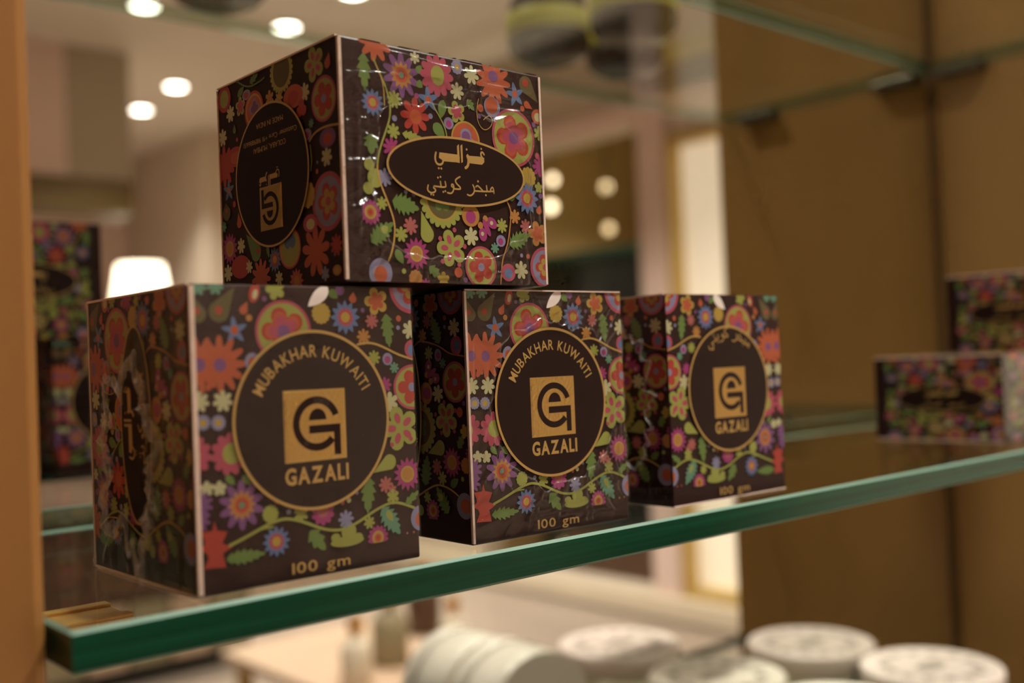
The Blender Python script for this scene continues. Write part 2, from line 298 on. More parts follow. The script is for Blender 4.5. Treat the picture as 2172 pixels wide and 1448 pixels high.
ART_OVAL=[('f',13.3,70.0,5.56,9,'p',0.2,'o'),
('l',9.0,66.1,9.2,55.0,2.44,3,'g'),
('v',[(12.6,65.0),(14.6,61.1),(16.7,57.4),(18.1,52.7),(17.9,48.7),(16.5,45.1),(14.2,40.0),(12.8,35.9),(12.4,31.4)],0.31,'l'),
('v',[(13.3,63.3),(15.0,60.5),(15.9,57.3),(16.0,51.8)],0.18,'G'),
('f',22.6,61.7,6.44,10,'p',0,'u'),
('f',22.6,61.7,3.99,12,'s',0,'a'),
('e',22.6,61.7,2.32,2.32,0,'o'),
('e',22.6,61.7,1.55,1.55,0,'r'),
('e',22.6,61.7,0.9,0.9,0,'t'),
('f',27.9,67.7,1.78,6,'r',0,'c'),
('l',28.6,63.2,30.3,65.7,1.27,1,'g'),
('l',28.4,60.6,30.5,59.1,1.27,1,'g'),
('f',36.2,63.5,6.15,12,'r',0,'p'),
('e',36.5,63.6,2.59,3.08,0,'l'),
('f',44.4,67.4,2.18,10,'c',0,'w'),
('e',44.5,67.4,0.99,0.99,0,'y'),
('f',50.3,65.8,2.94,7,'r',0,'c'),
('f',59.5,65.2,6.97,11,'p',0.1,'o'),
('e',59.5,66.7,2.07,1.87,0,'u'),
('t',79.3,60.7,73.9,66.0,2.97,'v'),
('e',73.8,66.7,1.33,1.33,0,'r'),
('f',68.9,62.1,3.98,5,'k',0.2,'b'),
('e',68.8,62.4,1.18,1.18,0,'o'),
('f',32.5,55.7,4.0,5,'k',0.1,'b'),
('e',32.5,55.6,1.15,1.15,0,'o'),
('f',11.7,52.1,3.82,12,'s',0,'b'),
('f',11.7,52.1,2.37,12,'s',0,'p'),
('e',11.7,52.1,1.53,1.53,0,'r'),
('e',11.7,52.1,1.26,1.26,0,'y'),
('f',19.6,54.0,2.55,9,'r',0,'l'),
('f',27.2,50.1,5.22,8,'r',0,'r'),
('e',27.4,49.8,2.21,2.21,0,'o'),
('f',44.1,59.8,2.63,7,'r',0,'c'),
('l',38.3,56.3,37.1,50.5,1.62,1,'g'),
('l',34.1,48.6,38.4,44.9,1.92,1,'g'),
('v',[(34.2,54.2),(37.1,50.4),(38.9,47.4),(39.3,44.5)],0.22,'l'),
('f',43.6,53.3,3.28,5,'r',0.3,'l'),
('f',43.6,53.4,2.16,5,'r',0.3,'p'),
('e',40.2,49.4,1.96,1.88,0,'w'),
('e',40.2,49.2,1.1,1.13,0,'m'),
('e',19.4,48.4,0.93,0.93,0,'w'),
('e',33.1,50.7,0.86,0.86,0,'w'),
('e',28.0,56.2,0.86,0.86,0,'m'),
('e',46.8,45.0,5.86,5.86,0,'y'),
('e',46.8,45.0,5.27,5.27,0,'o'),
('f',47.0,44.6,3.78,3,'r',0,'w'),
('f',47.0,44.6,2.96,3,'r',0,'u'),
('l',48.0,57.6,50.8,54.7,1.66,2,'g'),
('e',58.5,56.8,3.42,3.32,0,'w'),
('e',58.3,57.3,2.64,2.77,0,'o'),
('e',53.5,55.8,1.27,1.27,0,'o'),
('e',71.9,58.0,0.97,0.97,0,'o'),
('t',76.5,58.4,73.9,59.5,1.26,'o'),
('e',52.8,53.1,0.8,0.8,0,'u'),
('e',67.4,47.9,9.45,9.45,0,'p'),
('e',67.4,47.9,8.5,8.5,0,'l'),
('f',67.4,47.9,6.99,5,'r',0.3,'r'),
('f',67.4,47.9,5.86,5,'r',0.3,'o'),
('f',67.4,47.9,4.72,5,'r',0.3,'p'),
('e',67.4,47.9,2.08,2.08,0,'u'),
('v',[(52.8,58.6),(51.7,54.5),(52.3,50.6),(54.8,48.7),(57.6,50.2),(58.7,52.7),(57.0,54.1),(54.6,52.2)],0.13,'G'),
('f',18.8,44.5,2.23,7,'r',0,'l'),
('l',22.0,44.2,30.2,43.2,1.56,3,'l'),
('f',17.9,39.5,3.03,9,'r',0,'m'),
('e',18.6,39.1,1.05,1.05,0,'o'),
('l',10.7,42.8,10.5,36.9,2.89,2,'g'),
('e',78.7,56.1,2.76,2.46,0,'o'),
('e',78.7,55.9,1.55,1.48,0,'c'),
('e',76.7,53.3,0.88,0.88,0,'u'),
('f',79.0,50.6,2.32,6,'r',0,'l'),
('e',77.8,43.0,1.05,1.05,0,'p'),
('f',78.7,39.4,3.15,8,'r',0,'m'),
('f',73.2,35.5,3.29,12,'c',0,'y'),
('e',9.6,33.9,1.81,1.81,0,'l'),
('e',11.6,30.1,2.79,2.79,0,'l'),
('e',9.0,27.0,1.81,1.81,0,'l'),
('f',15.1,30.6,2.57,8,'r',0,'w'),
('f',9.4,20.1,3.46,14,'r',0,'m'),
('e',9.4,20.1,2.08,2.08,0,'y'),
('e',9.4,20.1,1.25,1.25,0,'o'),
('e',9.4,20.1,0.62,0.62,0,'r'),
('f',13.6,22.9,1.89,7,'r',0,'l'),
('l',17.4,23.9,27.3,22.1,3.37,4,'g'),
('e',22.5,26.9,0.68,0.68,0,'w'),
('e',25.4,26.4,0.81,0.81,0,'u'),
('v',[(12.5,33.9),(12.4,32.1),(13.5,28.2),(16.2,22.6),(18.1,17.3),(17.7,12.7),(16.5,8.7),(15.2,6.2)],0.3,'G'),
('e',36.3,25.5,7.63,7.63,0,'l'),
('f',36.3,25.5,8.16,22,'c',0,'l'),
('e',36.3,25.5,6.48,6.48,0,'y'),
('e',36.3,25.5,5.76,5.76,0,'v'),
('f',36.3,25.5,3.52,5,'r',0,'g'),
('t',28.0,21.7,30.0,14.8,2.52,'l'),
('e',47.6,21.4,3.62,3.43,0,'a'),
('e',47.6,21.0,2.04,2.06,0,'m'),
('e',56.4,19.6,2.33,1.66,0.5,'m'),
('e',52.4,15.8,1.67,2.18,-0.2,'m'),
('e',53.6,20.8,1.06,1.06,0,'a'),
('e',51.5,18.6,1.12,1.12,0,'a'),
('e',54.1,18.0,0.97,2.98,-0.5,'m'),
('e',56.2,19.6,0.67,0.67,0,'c'),
('e',52.2,16.0,0.66,0.66,0,'c'),
('f',23.8,16.9,2.55,8,'r',0,'e'),
('f',20.2,14.2,2.22,7,'r',0,'l'),
('f',39.3,10.9,5.45,5,'r',0.3,'l'),
('q',39.3,10.9,5.45,5,0.3,'p'),
('e',40.7,16.6,0.77,0.77,0,'p'),
('e',34.9,13.7,0.76,0.76,0,'p'),
('e',44.6,11.7,0.78,0.78,0,'p'),
('e',35.6,6.8,0.76,0.76,0,'p'),
('e',42.1,6.0,0.77,0.77,0,'p'),
('f',47.4,14.9,2.81,7,'r',0,'c'),
('f',60.6,19.0,2.28,8,'r',0,'l'),
('e',59.9,14.1,2.03,1.87,0,'w'),
('e',59.8,13.9,1.14,1.12,0,'m'),
('f',57.2,11.7,1.66,7,'r',0,'t'),
('f',25.6,8.7,4.66,14,'s',0,'m'),
('e',25.6,8.7,2.42,2.42,0,'y'),
('e',25.6,8.7,1.86,1.86,0,'a'),
('e',51.1,5.5,6.55,6.55,0,'p'),
('e',51.1,5.5,5.77,5.77,0,'l'),
('f',51.1,5.5,4.72,5,'r',0.3,'r'),
('e',51.1,5.5,1.31,1.31,0,'w'),
('e',12.2,2.7,4.14,4.22,0,'w'),
('e',12.2,2.3,2.33,2.53,0,'o'),
('l',9.2,11.4,17.4,17.5,3.0,4,'g'),
('l',13.1,14.6,15.4,16.2,1.21,1,'l'),
('f',72.2,28.6,5.0,12,'s',0,'b'),
('f',72.2,28.6,3.1,12,'s',0,'p'),
('e',72.2,28.6,2.0,2.0,0,'r'),
('e',72.2,28.6,1.65,1.65,0,'y'),
('v',[(63.2,27.1),(64.7,24.5),(64.7,21.8),(63.3,14.6),(61.7,10.9),(60.1,7.9),(59.1,0.2)],0.27,'a'),
('f',66.4,22.2,2.24,7,'r',0,'a'),
('f',71.1,19.3,2.33,8,'r',0,'e'),
('f',76.4,17.2,3.98,5,'r',0.3,'a'),
('f',76.4,17.2,2.49,5,'r',0.3,'o'),
('l',63.6,13.0,72.8,16.8,3.03,4,'g'),
('e',62.6,4.1,3.11,2.85,0,'p'),
('e',62.6,3.8,1.75,1.71,0,'b'),
('f',68.3,5.0,2.85,7,'r',0,'c'),
('e',79.2,6.2,6.76,6.76,0,'p'),
('e',79.2,6.2,5.68,5.68,0,'w'),
('f',79.2,6.2,4.19,5,'r',0.3,'r'),
('f',79.2,6.2,2.84,5,'r',0.3,'y'),
('e',79.2,6.2,1.08,1.08,0,'p'),
('l',30.2,5.1,34.8,1.7,1.88,2,'g'),
('f',24.9,1.4,2.41,10,'c',0,'a'),
('f',35.6,1.3,2.22,5,'r',0,'y'),
('f',28.7,-0.5,1.87,8,'r',0,'m'),
('l',18.0,9.7,20.5,5.5,1.41,1,'g'),
('e',20.6,3.4,0.8,0.8,0,'l'),
('e',41.6,3.6,1.61,1.61,0,'o'),
('e',44.4,1.3,0.84,0.84,0,'u'),
('e',71.6,9.6,0.82,0.82,0,'o'),
('e',68.7,9.8,0.68,0.68,0,'w'),
('t',77.8,26.7,77.4,24.9,1.25,'o'),
('e',78.5,29.8,0.91,0.91,0,'u'),
('l',64.2,27.5,67.1,29.4,1.02,1,'g'),
('f',77.7,32.5,1.74,5,'r',0,'l')]
ART_BASE=[('f',41.9,66.6,6.49,24,'c',0,'l'),
('e',41.9,66.6,5.5,5.5,0,'y'),
('e',41.9,66.6,4.95,4.95,0,'v'),
('f',60.7,64.4,5.05,5,'r',0.3,'l'),
('q',60.7,64.4,5.05,5,0.3,'p'),
('e',65.2,53.3,6.66,6.66,0,'p'),
('e',65.2,53.3,5.86,5.86,0,'l'),
('f',65.2,53.3,4.79,5,'r',0.3,'r'),
('e',65.2,53.3,1.33,1.33,0,'w'),
('e',65.7,23.6,8.55,8.55,0,'p'),
('e',65.7,23.6,7.18,7.18,0,'w'),
('f',65.7,23.6,5.3,5,'r',0.3,'r'),
('f',65.7,23.6,3.59,5,'r',0.3,'y'),
('e',65.7,23.6,1.37,1.37,0,'p'),
('f',58.1,10.0,7.11,9,'r',0,'o'),
('e',43.3,12.6,6.44,6.44,0,'p'),
('e',43.3,12.6,5.8,5.8,0,'y'),
('e',43.3,12.6,5.02,5.02,0,'l'),
('f',43.5,15.1,3.27,3,'r',0,'b'),
('t',16.4,19.8,22.5,13.6,3.2,'g'),
('e',23.9,13.7,1.03,1.03,0,'r'),
('f',34.2,9.9,3.79,12,'s',0,'b'),
('f',34.2,9.9,2.35,12,'s',0,'p'),
('e',34.2,9.9,1.52,1.52,0,'r'),
('e',34.2,9.9,1.25,1.25,0,'y'),
('f',25.3,5.1,5.68,11,'p',0,'o'),
('f',46.7,2.2,3.79,12,'s',0,'o'),
('e',46.7,2.2,1.62,1.62,0,'a'),
('e',12.2,9.7,6.31,3.74,0,'r'),
('e',12.2,9.3,3.55,2.25,0,'r'),
('f',5.2,16.3,4.99,14,'s',0,'m'),
('e',5.2,16.3,2.6,2.6,0,'y'),
('e',5.2,16.3,2.0,2.0,0,'a'),
('f',5.9,35.4,3.57,5,'k',0,'b'),
('e',5.9,35.5,0.95,0.95,0,'o'),
('f',3.4,43.6,6.58,10,'p',0,'r'),
('e',11.2,45.6,5.63,3.29,0,'r'),
('e',11.2,45.3,3.16,1.98,0,'o'),
('f',2.9,53.3,2.75,7,'r',0,'c'),
('f',8.8,60.1,2.72,7,'r',0,'c'),
('f',55.0,57.3,2.67,7,'r',0,'c'),
('f',65.8,36.4,2.7,7,'r',0,'c'),
('f',13.0,16.4,2.45,7,'r',0,'c'),
('f',3.5,8.4,2.74,7,'r',0,'c'),
('f',17.9,9.2,2.08,7,'r',0,'c'),
('f',36.5,3.9,2.22,7,'r',0,'c'),
('e',4.9,65.7,4.42,4.42,0,'r'),
('e',4.9,65.7,2.92,2.92,0,'l'),
('e',24.5,58.1,6.18,6.18,0,'r'),
('e',24.5,58.1,5.31,5.31,0,'y'),
('e',24.5,58.1,4.57,4.57,0,'o'),
('f',24.9,58.6,3.09,4,'r',0,'w'),
('f',24.9,58.6,2.29,4,'r',0,'u'),
('f',15.7,61.1,3.03,5,'r',0,'l'),
('f',15.7,61.1,2.1,5,'r',0,'p'),
('e',48.5,57.4,5.66,3.57,0,'o'),
('e',48.4,57.0,3.18,2.14,0,'r'),
('f',53.0,52.9,2.78,3,'r',0,'r'),
('e',66.7,41.7,4.36,2.9,0,'u'),
('e',66.7,41.4,2.45,1.74,0,'r'),
('e',55.8,18.5,4.06,2.65,0,'p'),
('e',55.8,18.2,2.28,1.59,0,'c'),
('l',14.1,64.6,18.6,66.9,1.29,1,'g'),
('e',19.9,64.0,2.74,1.62,0,'w'),
('e',19.8,63.8,1.54,0.97,0,'r'),
('f',58.2,47.5,1.37,7,'r',0,'t'),
('e',55.4,44.6,2.8,1.81,0,'w'),
('e',55.4,44.4,1.58,1.09,0,'m'),
('f',34.6,59.7,2.46,6,'r',0,'a'),
('f',40.3,58.5,2.21,8,'r',0,'y'),
('t',69.2,65.8,68.0,62.9,1.55,'o'),
('l',22.5,67.2,27.8,68.9,1.49,2,'g'),
('v',[(12.7,70.3),(21.0,65.8),(29.3,66.3),(31.7,66.9)],0.29,'g'),
('v',[(56.8,42.4),(60.0,44.5),(66.0,45.2),(72.7,44.5)],0.32,'G'),
('v',[(57.2,41.3),(57.9,36.9),(57.1,33.8)],0.26,'l'),
('e',60.5,33.0,0.73,0.73,0,'o'),
('e',60.8,35.6,0.52,0.52,0,'w'),
('f',55.0,26.9,3.72,10,'c',0,'y'),
('t',3.6,31.5,4.0,28.4,2.74,'v'),
('e',4.0,29.0,0.83,0.83,0,'r'),
('e',9.5,30.4,1.06,1.06,0,'r'),
('t',12.1,27.4,12.4,23.8,1.52,'o'),
('f',1.7,23.9,1.8,7,'r',0,'t'),
('f',69.4,10.6,3.08,9,'r',0,'r'),
('e',69.3,3.5,2.27,1.54,0,'a'),
('e',69.3,3.3,1.27,0.92,0,'y'),
('f',63.0,3.0,2.08,6,'r',0,'w'),
('t',11.5,56.2,11.3,54.2,1.06,'g'),
('e',12.9,50.9,0.7,0.7,0,'r'),
('f',18.5,23.6,2.54,5,'r',0,'l'),
('l',30.1,14.8,30.9,10.8,1.01,1,'g')]
ARABIC_NAME=[('p',[(47.3,40.0),(52.0,40.2),(53.8,40.0),(53.8,38.6),(52.8,37.7),(47.4,37.7)],'G'),
('v',[(53.8,41.0),(53.3,41.7),(52.6,41.6),(52.4,40.7),(53.0,40.0)],0.32,'G'),
('e',52.7,42.7,0.33,0.33,0,'G'),
('e',46.6,41.9,0.36,0.36,0,'G'),
('p',[(46.3,39.9),(46.9,40.6),(47.6,39.9),(47.5,37.6),(46.8,38.6)],'G'),
('v',[(47.2,38.6),(47.1,37.5),(46.7,36.6),(45.9,36.1)],0.45,'G'),
('p',[(44.1,42.8),(44.9,43.3),(44.9,37.9),(44.2,37.4)],'G'),
('p',[(42.7,42.6),(43.5,43.2),(43.6,37.4),(42.7,37.4)],'G'),
('p',[(35.6,39.9),(42.6,39.9),(43.7,39.4),(43.5,37.5),(37.4,37.3),(35.3,38.2)],'G'),
('v',[(37.0,37.9),(36.8,36.8),(35.9,36.1),(34.6,36.2),(33.9,37.1),(33.8,38.3),(34.2,39.7)],0.32,'G'),
('e',35.1,35.0,0.34,0.34,0,'G'),
('e',36.1,35.0,0.34,0.34,0,'G')]
ARABIC_TITLE=[('v',[(57.4,29.1),(57.2,30.8),(56.5,30.9),(55.7,29.7),(56.9,29.6),(57.4,29.7)],0.26,'G'),
('v',[(55.9,29.5),(52.8,29.3),(49.4,29.2)],0.26,'G'),
('v',[(54.3,31.2),(54.5,29.5)],0.26,'G'),
('e',53.9,28.2,0.35,0.35,0,'G'),
('v',[(49.8,30.5),(50.5,31.0),(51.4,30.5),(52.6,29.5)],0.26,'G'),
('e',50.8,32.3,0.36,0.36,0,'G'),
('v',[(48.6,31.0),(49.1,30.2),(49.2,29.2),(48.6,28.2),(47.4,27.5),(46.2,27.8)],0.26,'G'),
('v',[(43.4,33.1),(42.0,32.4),(41.4,31.7),(42.0,30.8),(43.4,29.9),(43.5,29.2),(40.8,29.2)],0.26,'G'),
('v',[(40.8,29.7),(40.6,30.5),(40.0,30.6),(39.8,29.8),(40.8,29.6),(40.5,28.4),(39.6,27.6),(38.2,27.8)],0.25,'G'),
('v',[(37.4,31.1),(37.6,30.2),(37.6,29.3),(33.0,29.4)],0.25,'G'),
('v',[(35.5,31.0),(35.7,29.5)],0.25,'G'),
('e',34.6,32.1,0.32,0.32,0,'G'),
('e',35.6,32.4,0.32,0.32,0,'G'),
('e',36.5,27.9,0.32,0.32,0,'G'),
('e',37.3,28.2,0.32,0.32,0,'G'),
('e',31.7,26.8,0.32,0.32,0,'G'),
('e',32.6,26.7,0.32,0.32,0,'G'),
('v',[(33.1,29.5),(32.6,28.8),(33.5,28.5),(33.4,27.7),(31.9,27.2),(30.7,27.6),(30.3,28.3),(30.7,29.5)],0.25,'G')]
# ------------------------------------------------------------------ the room
YM = .245                                  # mirror plane
XW = .889                                  # right side panel of the shelving unit
FLOOR, CEIL, XR, XL, YF = -1.0, 1.5, 3.2, -.42, -6.3
m_floor = mat('polished beige stone floor', lin(164, 147, 132), .3, noise_amt=.06, noise_scale=(2, 2, 2))
m_ceil = mat('painted ceiling', lin(238, 228, 212), .85, noise_amt=.03)
m_wall = mat('warm plaster wall', lin(218, 200, 178), .8, noise_amt=.04, noise_scale=(3, 3, 3))
m_pink = mat('rose beige wall', lin(240, 212, 198), .7, noise_amt=.04, noise_scale=(3, 3, 3))
m_cream = mat('cream lacquer', lin(232, 216, 190), .5, noise_amt=.03)
m_dark = mat('dark green black lacquer', lin(30, 40, 34), .35)
m_walnut = mat('dark walnut', lin(84, 58, 38), .45, noise_amt=.2, noise_scale=(3, 3, 30))
m_olive = mat('olive grey paint', lin(150, 136, 104), .6, noise_amt=.05)
m_alc = mat('ochre alcove paint', lin(190, 156, 104), .7, noise_amt=.05)
m_tan = mat('tan panel', lin(196, 166, 138), .6, noise_amt=.05)
m_khaki = mat('dark khaki lacquer', lin(104, 84, 40), .5, noise_amt=.08)
m_goldf = mat('gilded frame', lin(204, 174, 104), .45, metal=.3, noise_amt=.08)
struct(bx('floor', XL, 4.6, YF, .3, FLOOR-.05, FLOOR, m_floor))
struct(bx('ceiling', XL, 4.6, YF, .3, CEIL, CEIL+.05, m_ceil))
struct(bx('wall_back', XL, XR, .262, .312, FLOOR, CEIL, m_wall))
struct(bx('wall_left_blocker', XL-.05, XL, YF, .312, FLOOR, CEIL, mat('near black light blocking wall', lin(32, 24, 18), .5, noise_amt=.2, noise_scale=(3, 3, 30))))  # added close in and near black, to keep light off the boxes' left faces
struct(bx('wall_far', XL, 4.6, YF-.05, YF, FLOOR, CEIL, m_pink))
def RY(yv): return 2*YM-yv                 # a point seen in the mirror at depth yv stands here
# right hand wall with a tall lit niche and an alcove
struct(bx('wall_right', XR, XR+.12, RY(1.60), .312, FLOOR, CEIL, m_wall))                     # beside the unit
for y0, y1, z0, z1 in ((2.54, 1.60, .94, CEIL), (2.54, 1.60, FLOOR, -.90), (3.80, 2.68, 1.02, CEIL), (3.80, 2.68, FLOOR, -.90), (5.60, 3.80, FLOOR, CEIL)):
    struct(bx('wall_right', XR, XR+.12, RY(y0), RY(y1), z0, z1, m_wall))
struct(bx('trim_1', XR-.03, XR+.12, RY(2.68), RY(2.54), FLOOR, CEIL, m_pink, bev=.006))        # pilaster
struct(bx('baseboard_right', XR-.06, XR, RY(5.60), RY(1.40), -.99, -.90, m_cream, bev=.008))
struct(bx('trim_2', XR-.05, XR, RY(5.60), RY(1.40), 1.02, 1.10, m_pink, bev=.006))
struct(bx('trim_3', 2.66, XR+.12, RY(6.785), RY(5.60), FLOOR, CEIL, m_wall))
struct(bx('wall_alcove', 4.4, 4.45, RY(3.85), RY(2.60), FLOOR, CEIL, m_alc)); struct(bx('wall_alcove', XR+.12, 4.4, RY(3.85), RY(3.80), FLOOR, CEIL, m_alc)); struct(bx('wall_alcove', XR+.12, 4.4, RY(2.64), RY(2.60), FLOOR, CEIL, m_alc))
# tall backlit niche panel with gilded frame
t = empty('lit_panel', (XR, RY(2.54), -.90))
tag(t, 'tall glowing cream wall panel in a gilded frame, reflected beside the brown panel', 'light panel')
m_lit = mat('backlit cream panel', lin(238, 226, 204), .6, emit=lin(255, 236, 204), estr=.60)
L_, Hh = 2.54-1.60, .94+.90
def bxr(name, x0, x1, y0, y1, z0, z1, m, p, bev=.002): return bx(name, x0, x1, y0, y1, z0, z1, m, p, bev)
bxr('panel', .06, .08, .0, L_, .0, Hh, m_lit, t, 0)
bxr('frame_side', -.015, .075, .0, .022, 0, Hh, m_goldf, t); bxr('frame_side', -.015, .075, L_-.022, L_, 0, Hh, m_goldf, t)
bxr('frame_rail', -.015, .075, .022, L_-.022, 0, .04, m_goldf, t); bxr('frame_rail', -.015, .075, .022, L_-.022, Hh-.04, Hh, m_goldf, t)
struct(bx('trim_5', XR-.012, XR, RY(2.50), RY(1.60), .99, 1.12, mat('pale grey fascia', lin(238, 226, 212), .6), bev=.004))
struct(bx('trim_6', XR-.10, XR, RY(2.62), RY(1.6), 1.13, 1.19, m_walnut, bev=.006))
t = empty('lime_sign', (XR, RY(2.50), 1.21)); tag(t, 'lime yellow sign board high on the wall above the glowing panel', 'sign')
bx('board', -.03, -.001, 0, .85, 0, .085, mat('lime sign paint', lin(212, 202, 100), .5), t, .004); bx('backing', -.034, -.03, .0, .85, -.004, .004, M['brass'], t, .001)
# the dark counter, bottles and lamps inside the alcove
t = empty('alcove_counter', (3.85, RY(3.25), FLOOR))
tag(t, 'dark green counter standing in the alcove, seen blurred in the mirror', 'counter')
bx('cabinet', -.3, .3, -.52, .5, 0, 1.54, m_dark, t, .01); bx('counter_top', -.33, .33, -.54, .52, 1.54, 1.58, mat('teal counter top', lin(44, 92, 74), .3), t, .006)
bx('niche_opening', -.31, -.29, -.30, .30, .12, .30, m_walnut, t, .002)
t = empty('low_chest', (3.36, RY(3.02), -.90))
tag(t, 'low dark wooden chest at the foot of the alcove', 'chest')
bx('body', -.06, .06, -.30, .30, 0, .20, m_walnut, t, .01); bx('lid', -.065, .065, -.31, .31, .20, .25, m_dark, t, .006)
# glowing bulbs hanging in the alcove (a cluster of small lamps)
m_bulb = mat('lit frosted bulb', lin(255, 240, 205), .4, emit=lin(255, 232, 190), estr=5)
m_bulb2 = mat('dim frosted bulb', lin(255, 236, 200), .4, emit=lin(255, 226, 170), estr=2.0)
def bulb(yv, z, r, m, label, x=3.5):
    t = empty('pendant_bulb', (x, RY(yv), z)); tag(t, label, 'lamp', 'bulbs glowing in the alcove')
    lathe_obj('globe', [(r*math.sin(a), -r*math.cos(a)) for a in [math.pi*(k+.5)/12 for k in range(12)]], m, t, 24)
    lathe_obj('holder', [(r*.4, r*.9), (r*.4, r*1.5)], M['brass'], t, 16)
    lathe_obj('cord', [(.003, r*1.5), (.003, 1.02-z+.45)], m_dark, t, 8)
bulb(3.53, .945, .022, m_bulb, 'uppermost lit bulb on the left inside the alcove')
bulb(3.40, .785, .024, m_bulb, 'bright bulb just beneath the uppermost one in the alcove', 3.36)
bulb(3.17, .855, .022, m_bulb2, 'lit bulb on the right of the alcove, highest of its column')
bulb(3.03, .635, .020, m_bulb2, 'lit bulb low on the right of the alcove', 3.36)
# canopy hanging over the island, reflected beside the post
t = empty('ceiling_canopy', (.1, RY(4.6), .78)); tag(t, 'rose canopy with a dark khaki lower board hanging from the ceiling, reflected beside the post', 'canopy')
bx('fascia', 0, 1.38, 0, .2, .15, .72, m_pink, t, .004); bx('lower_board', 0, 1.66, -.01, .21, 0, .15, m_khaki, t, .004); bx('end_column', 1.38, 1.66, 0, .2, .15, .72, mat('grey beige paint', lin(188, 174, 150), .7), t, .004)
t = empty('table_lamp', (2.06, RY(5.1), -.12)); tag(t, 'white glowing lamp shade on the far cabinet, seen above the first box', 'lamp')
lathe_obj('shade', [(.14, .56), (.14, .568), (.11, .75), (.108, .75)], mat('glowing white shade', lin(255, 250, 240), .6, emit=lin(255, 238, 205), estr=6), t, 32)
lathe_obj('stem', [(.012, .0), (.012, .60)], M['brass'], t, 16); lathe_obj('foot', [(.08, -.02), (.08, .0), (.02, .02)], M['brass'], t, 24)
t = empty('far_console', (2.12, RY(5.1), FLOOR)); tag(t, 'cream console standing under the glowing lamp', 'console')
bx('body', -.22, .22, -.3, .3, 0, .83, m_cream, t, .01); bx('top', -.24, .24, -.32, .32, .83, .86, m_walnut, t, .004)

# island counter standing in the shop
t = empty('island_counter', (.55, RY(5.6), FLOOR)); tag(t, 'dark walnut island counter with olive front panels, seen through the glass shelf at the left', 'counter')
bx('carcass', 0, 1.2, 0, 2.2, .06, .56, m_walnut, t, .006); bx('worktop', -.02, 1.22, -.02, 2.22, .56, .60, m_walnut, t, .006); bx('plinth', .04, 1.16, .04, 2.16, 0, .06, m_dark, t, 0)
for k in range(4): bx('drawer_front', .015+k*.2955, .295+k*.2955, 2.2, 2.214, .30, .54, m_walnut, t, .003)
for k in range(8): bx('front_panel', .015+k*.147, .150+k*.147, 2.2, 2.212, .07, .285, m_olive if k % 2 else m_tan, t, .003)
for k in range(4): bx('side_board', 1.2, 1.212, .03+k*.54, .53+k*.54, .09, .53, m_khaki, t, .003)
t = empty('display_table', (1.3, RY(2.7), FLOOR)); tag(t, 'low tan display table with slim legs, reflected under the shelf', 'table')
bx('table_top', 0, .62, 0, .7, .22, .25, m_tan, t, .006)
for x, y in ((.03, .03), (.55, .03), (.03, .63), (.55, .63)): bx('leg', x, x+.04, y, y+.04, 0, .22, m_goldf, t, .003)
m_amber = mat('amber glass', lin(214, 132, 40), .2, spec=.6)
def perfume(x, y, z, k, body, lab):
    t = empty('perfume_bottle', (x, y, z)); tag(t, lab, 'bottle', 'bottles on the low display table')
    lathe_obj('flask', [(.030*k, 0), (.034*k, .004*k), (.034*k, .075*k), (.026*k, .09*k), (.011*k, .096*k), (.011*k, .108*k)], body, t, 32)
    lathe_obj('stopper', [(.015*k, .108*k), (.017*k, .112*k), (.017*k, .135*k), (.010*k, .142*k)], M['brass'], t, 24)
for x, y, k, bm_, lb in ((.10, .58, 1.2, m_cream, 'cream bottle at the left front corner of the low display table'), (.26, .50, 1.5, m_olive, 'olive bottle second from the left on the low display table'), (.44, .55, 1.1, m_cream, 'cream bottle third from the left on the low display table'), (.52, .30, 1.5, m_walnut, 'dark brown bottle at the right of the low display table')):
    perfume(1.3+x, RY(2.7)+y, FLOOR+.2505, k, bm_, lb)
t = bx('dimming_rug', 1.85, 3.1, RY(6.6), RY(3.95), FLOOR, FLOOR+.008, mat('added tan rug', lin(132, 108, 84), .9, noise_amt=.15, noise_scale=(60, 60, 1)))  # rug added to tone down the hot patch of floor under the lamps
tag(t, 'added tan rug dimming the bright floor beside the island counter', 'rug')
# ------------------------------------------------------------------ ceiling downlights
m_lampface = mat('lit downlight lens', (1, 1, 1, 1), .5, emit=(1, .90, .78, 1), estr=22)
m_lampring = mat('white lamp ring', lin(225, 215, 200), .5)
m_lampface.cycles.emission_sampling = 'NONE'; m_bulb.cycles.emission_sampling = 'NONE'; m_bulb2.cycles.emission_sampling = 'NONE'   # too small to sample
def downlight(x, y, label, power=LAMP, grp='ceiling downlights'):
    t = empty('ceiling_downlight', (x, y, CEIL)); tag(t, label, 'light', grp)
    lathe_obj('ring', [(.062, 0), (.062, -.006), (.048, -.008), (.046, -.003), (.046, 0)], m_lampring, t, 32)
    lathe_obj('lens', [(.001, -.003), (.045, -.003), (.045, -.002)], m_lampface, t, 32)
    l = bpy.data.lights.new('downlight_beam', 'SPOT'); l.energy = power; l.color = WARM; l.spot_size = math.radians(104); l.spot_blend = .7; l.shadow_soft_size = .045
    lo = link('downlight_beam', l, t); lo.location = (0, 0, -.02)
SEEN = [(2.15, -2.68, 'downlight cut by the top of the photo, above the upper box'), (2.15, -3.19, 'round downlight just above the left shoulder of the upper box'),
        (2.15, -4.31, 'right one of the two dimmer downlights low on the ceiling'), (2.19, -4.85, 'left one of the two dimmer downlights low on the ceiling'),
        (1.57, -3.26, 'downlight at the top edge of the photo near the post')]
for x, y, lb in SEEN: downlight(x, y, lb)
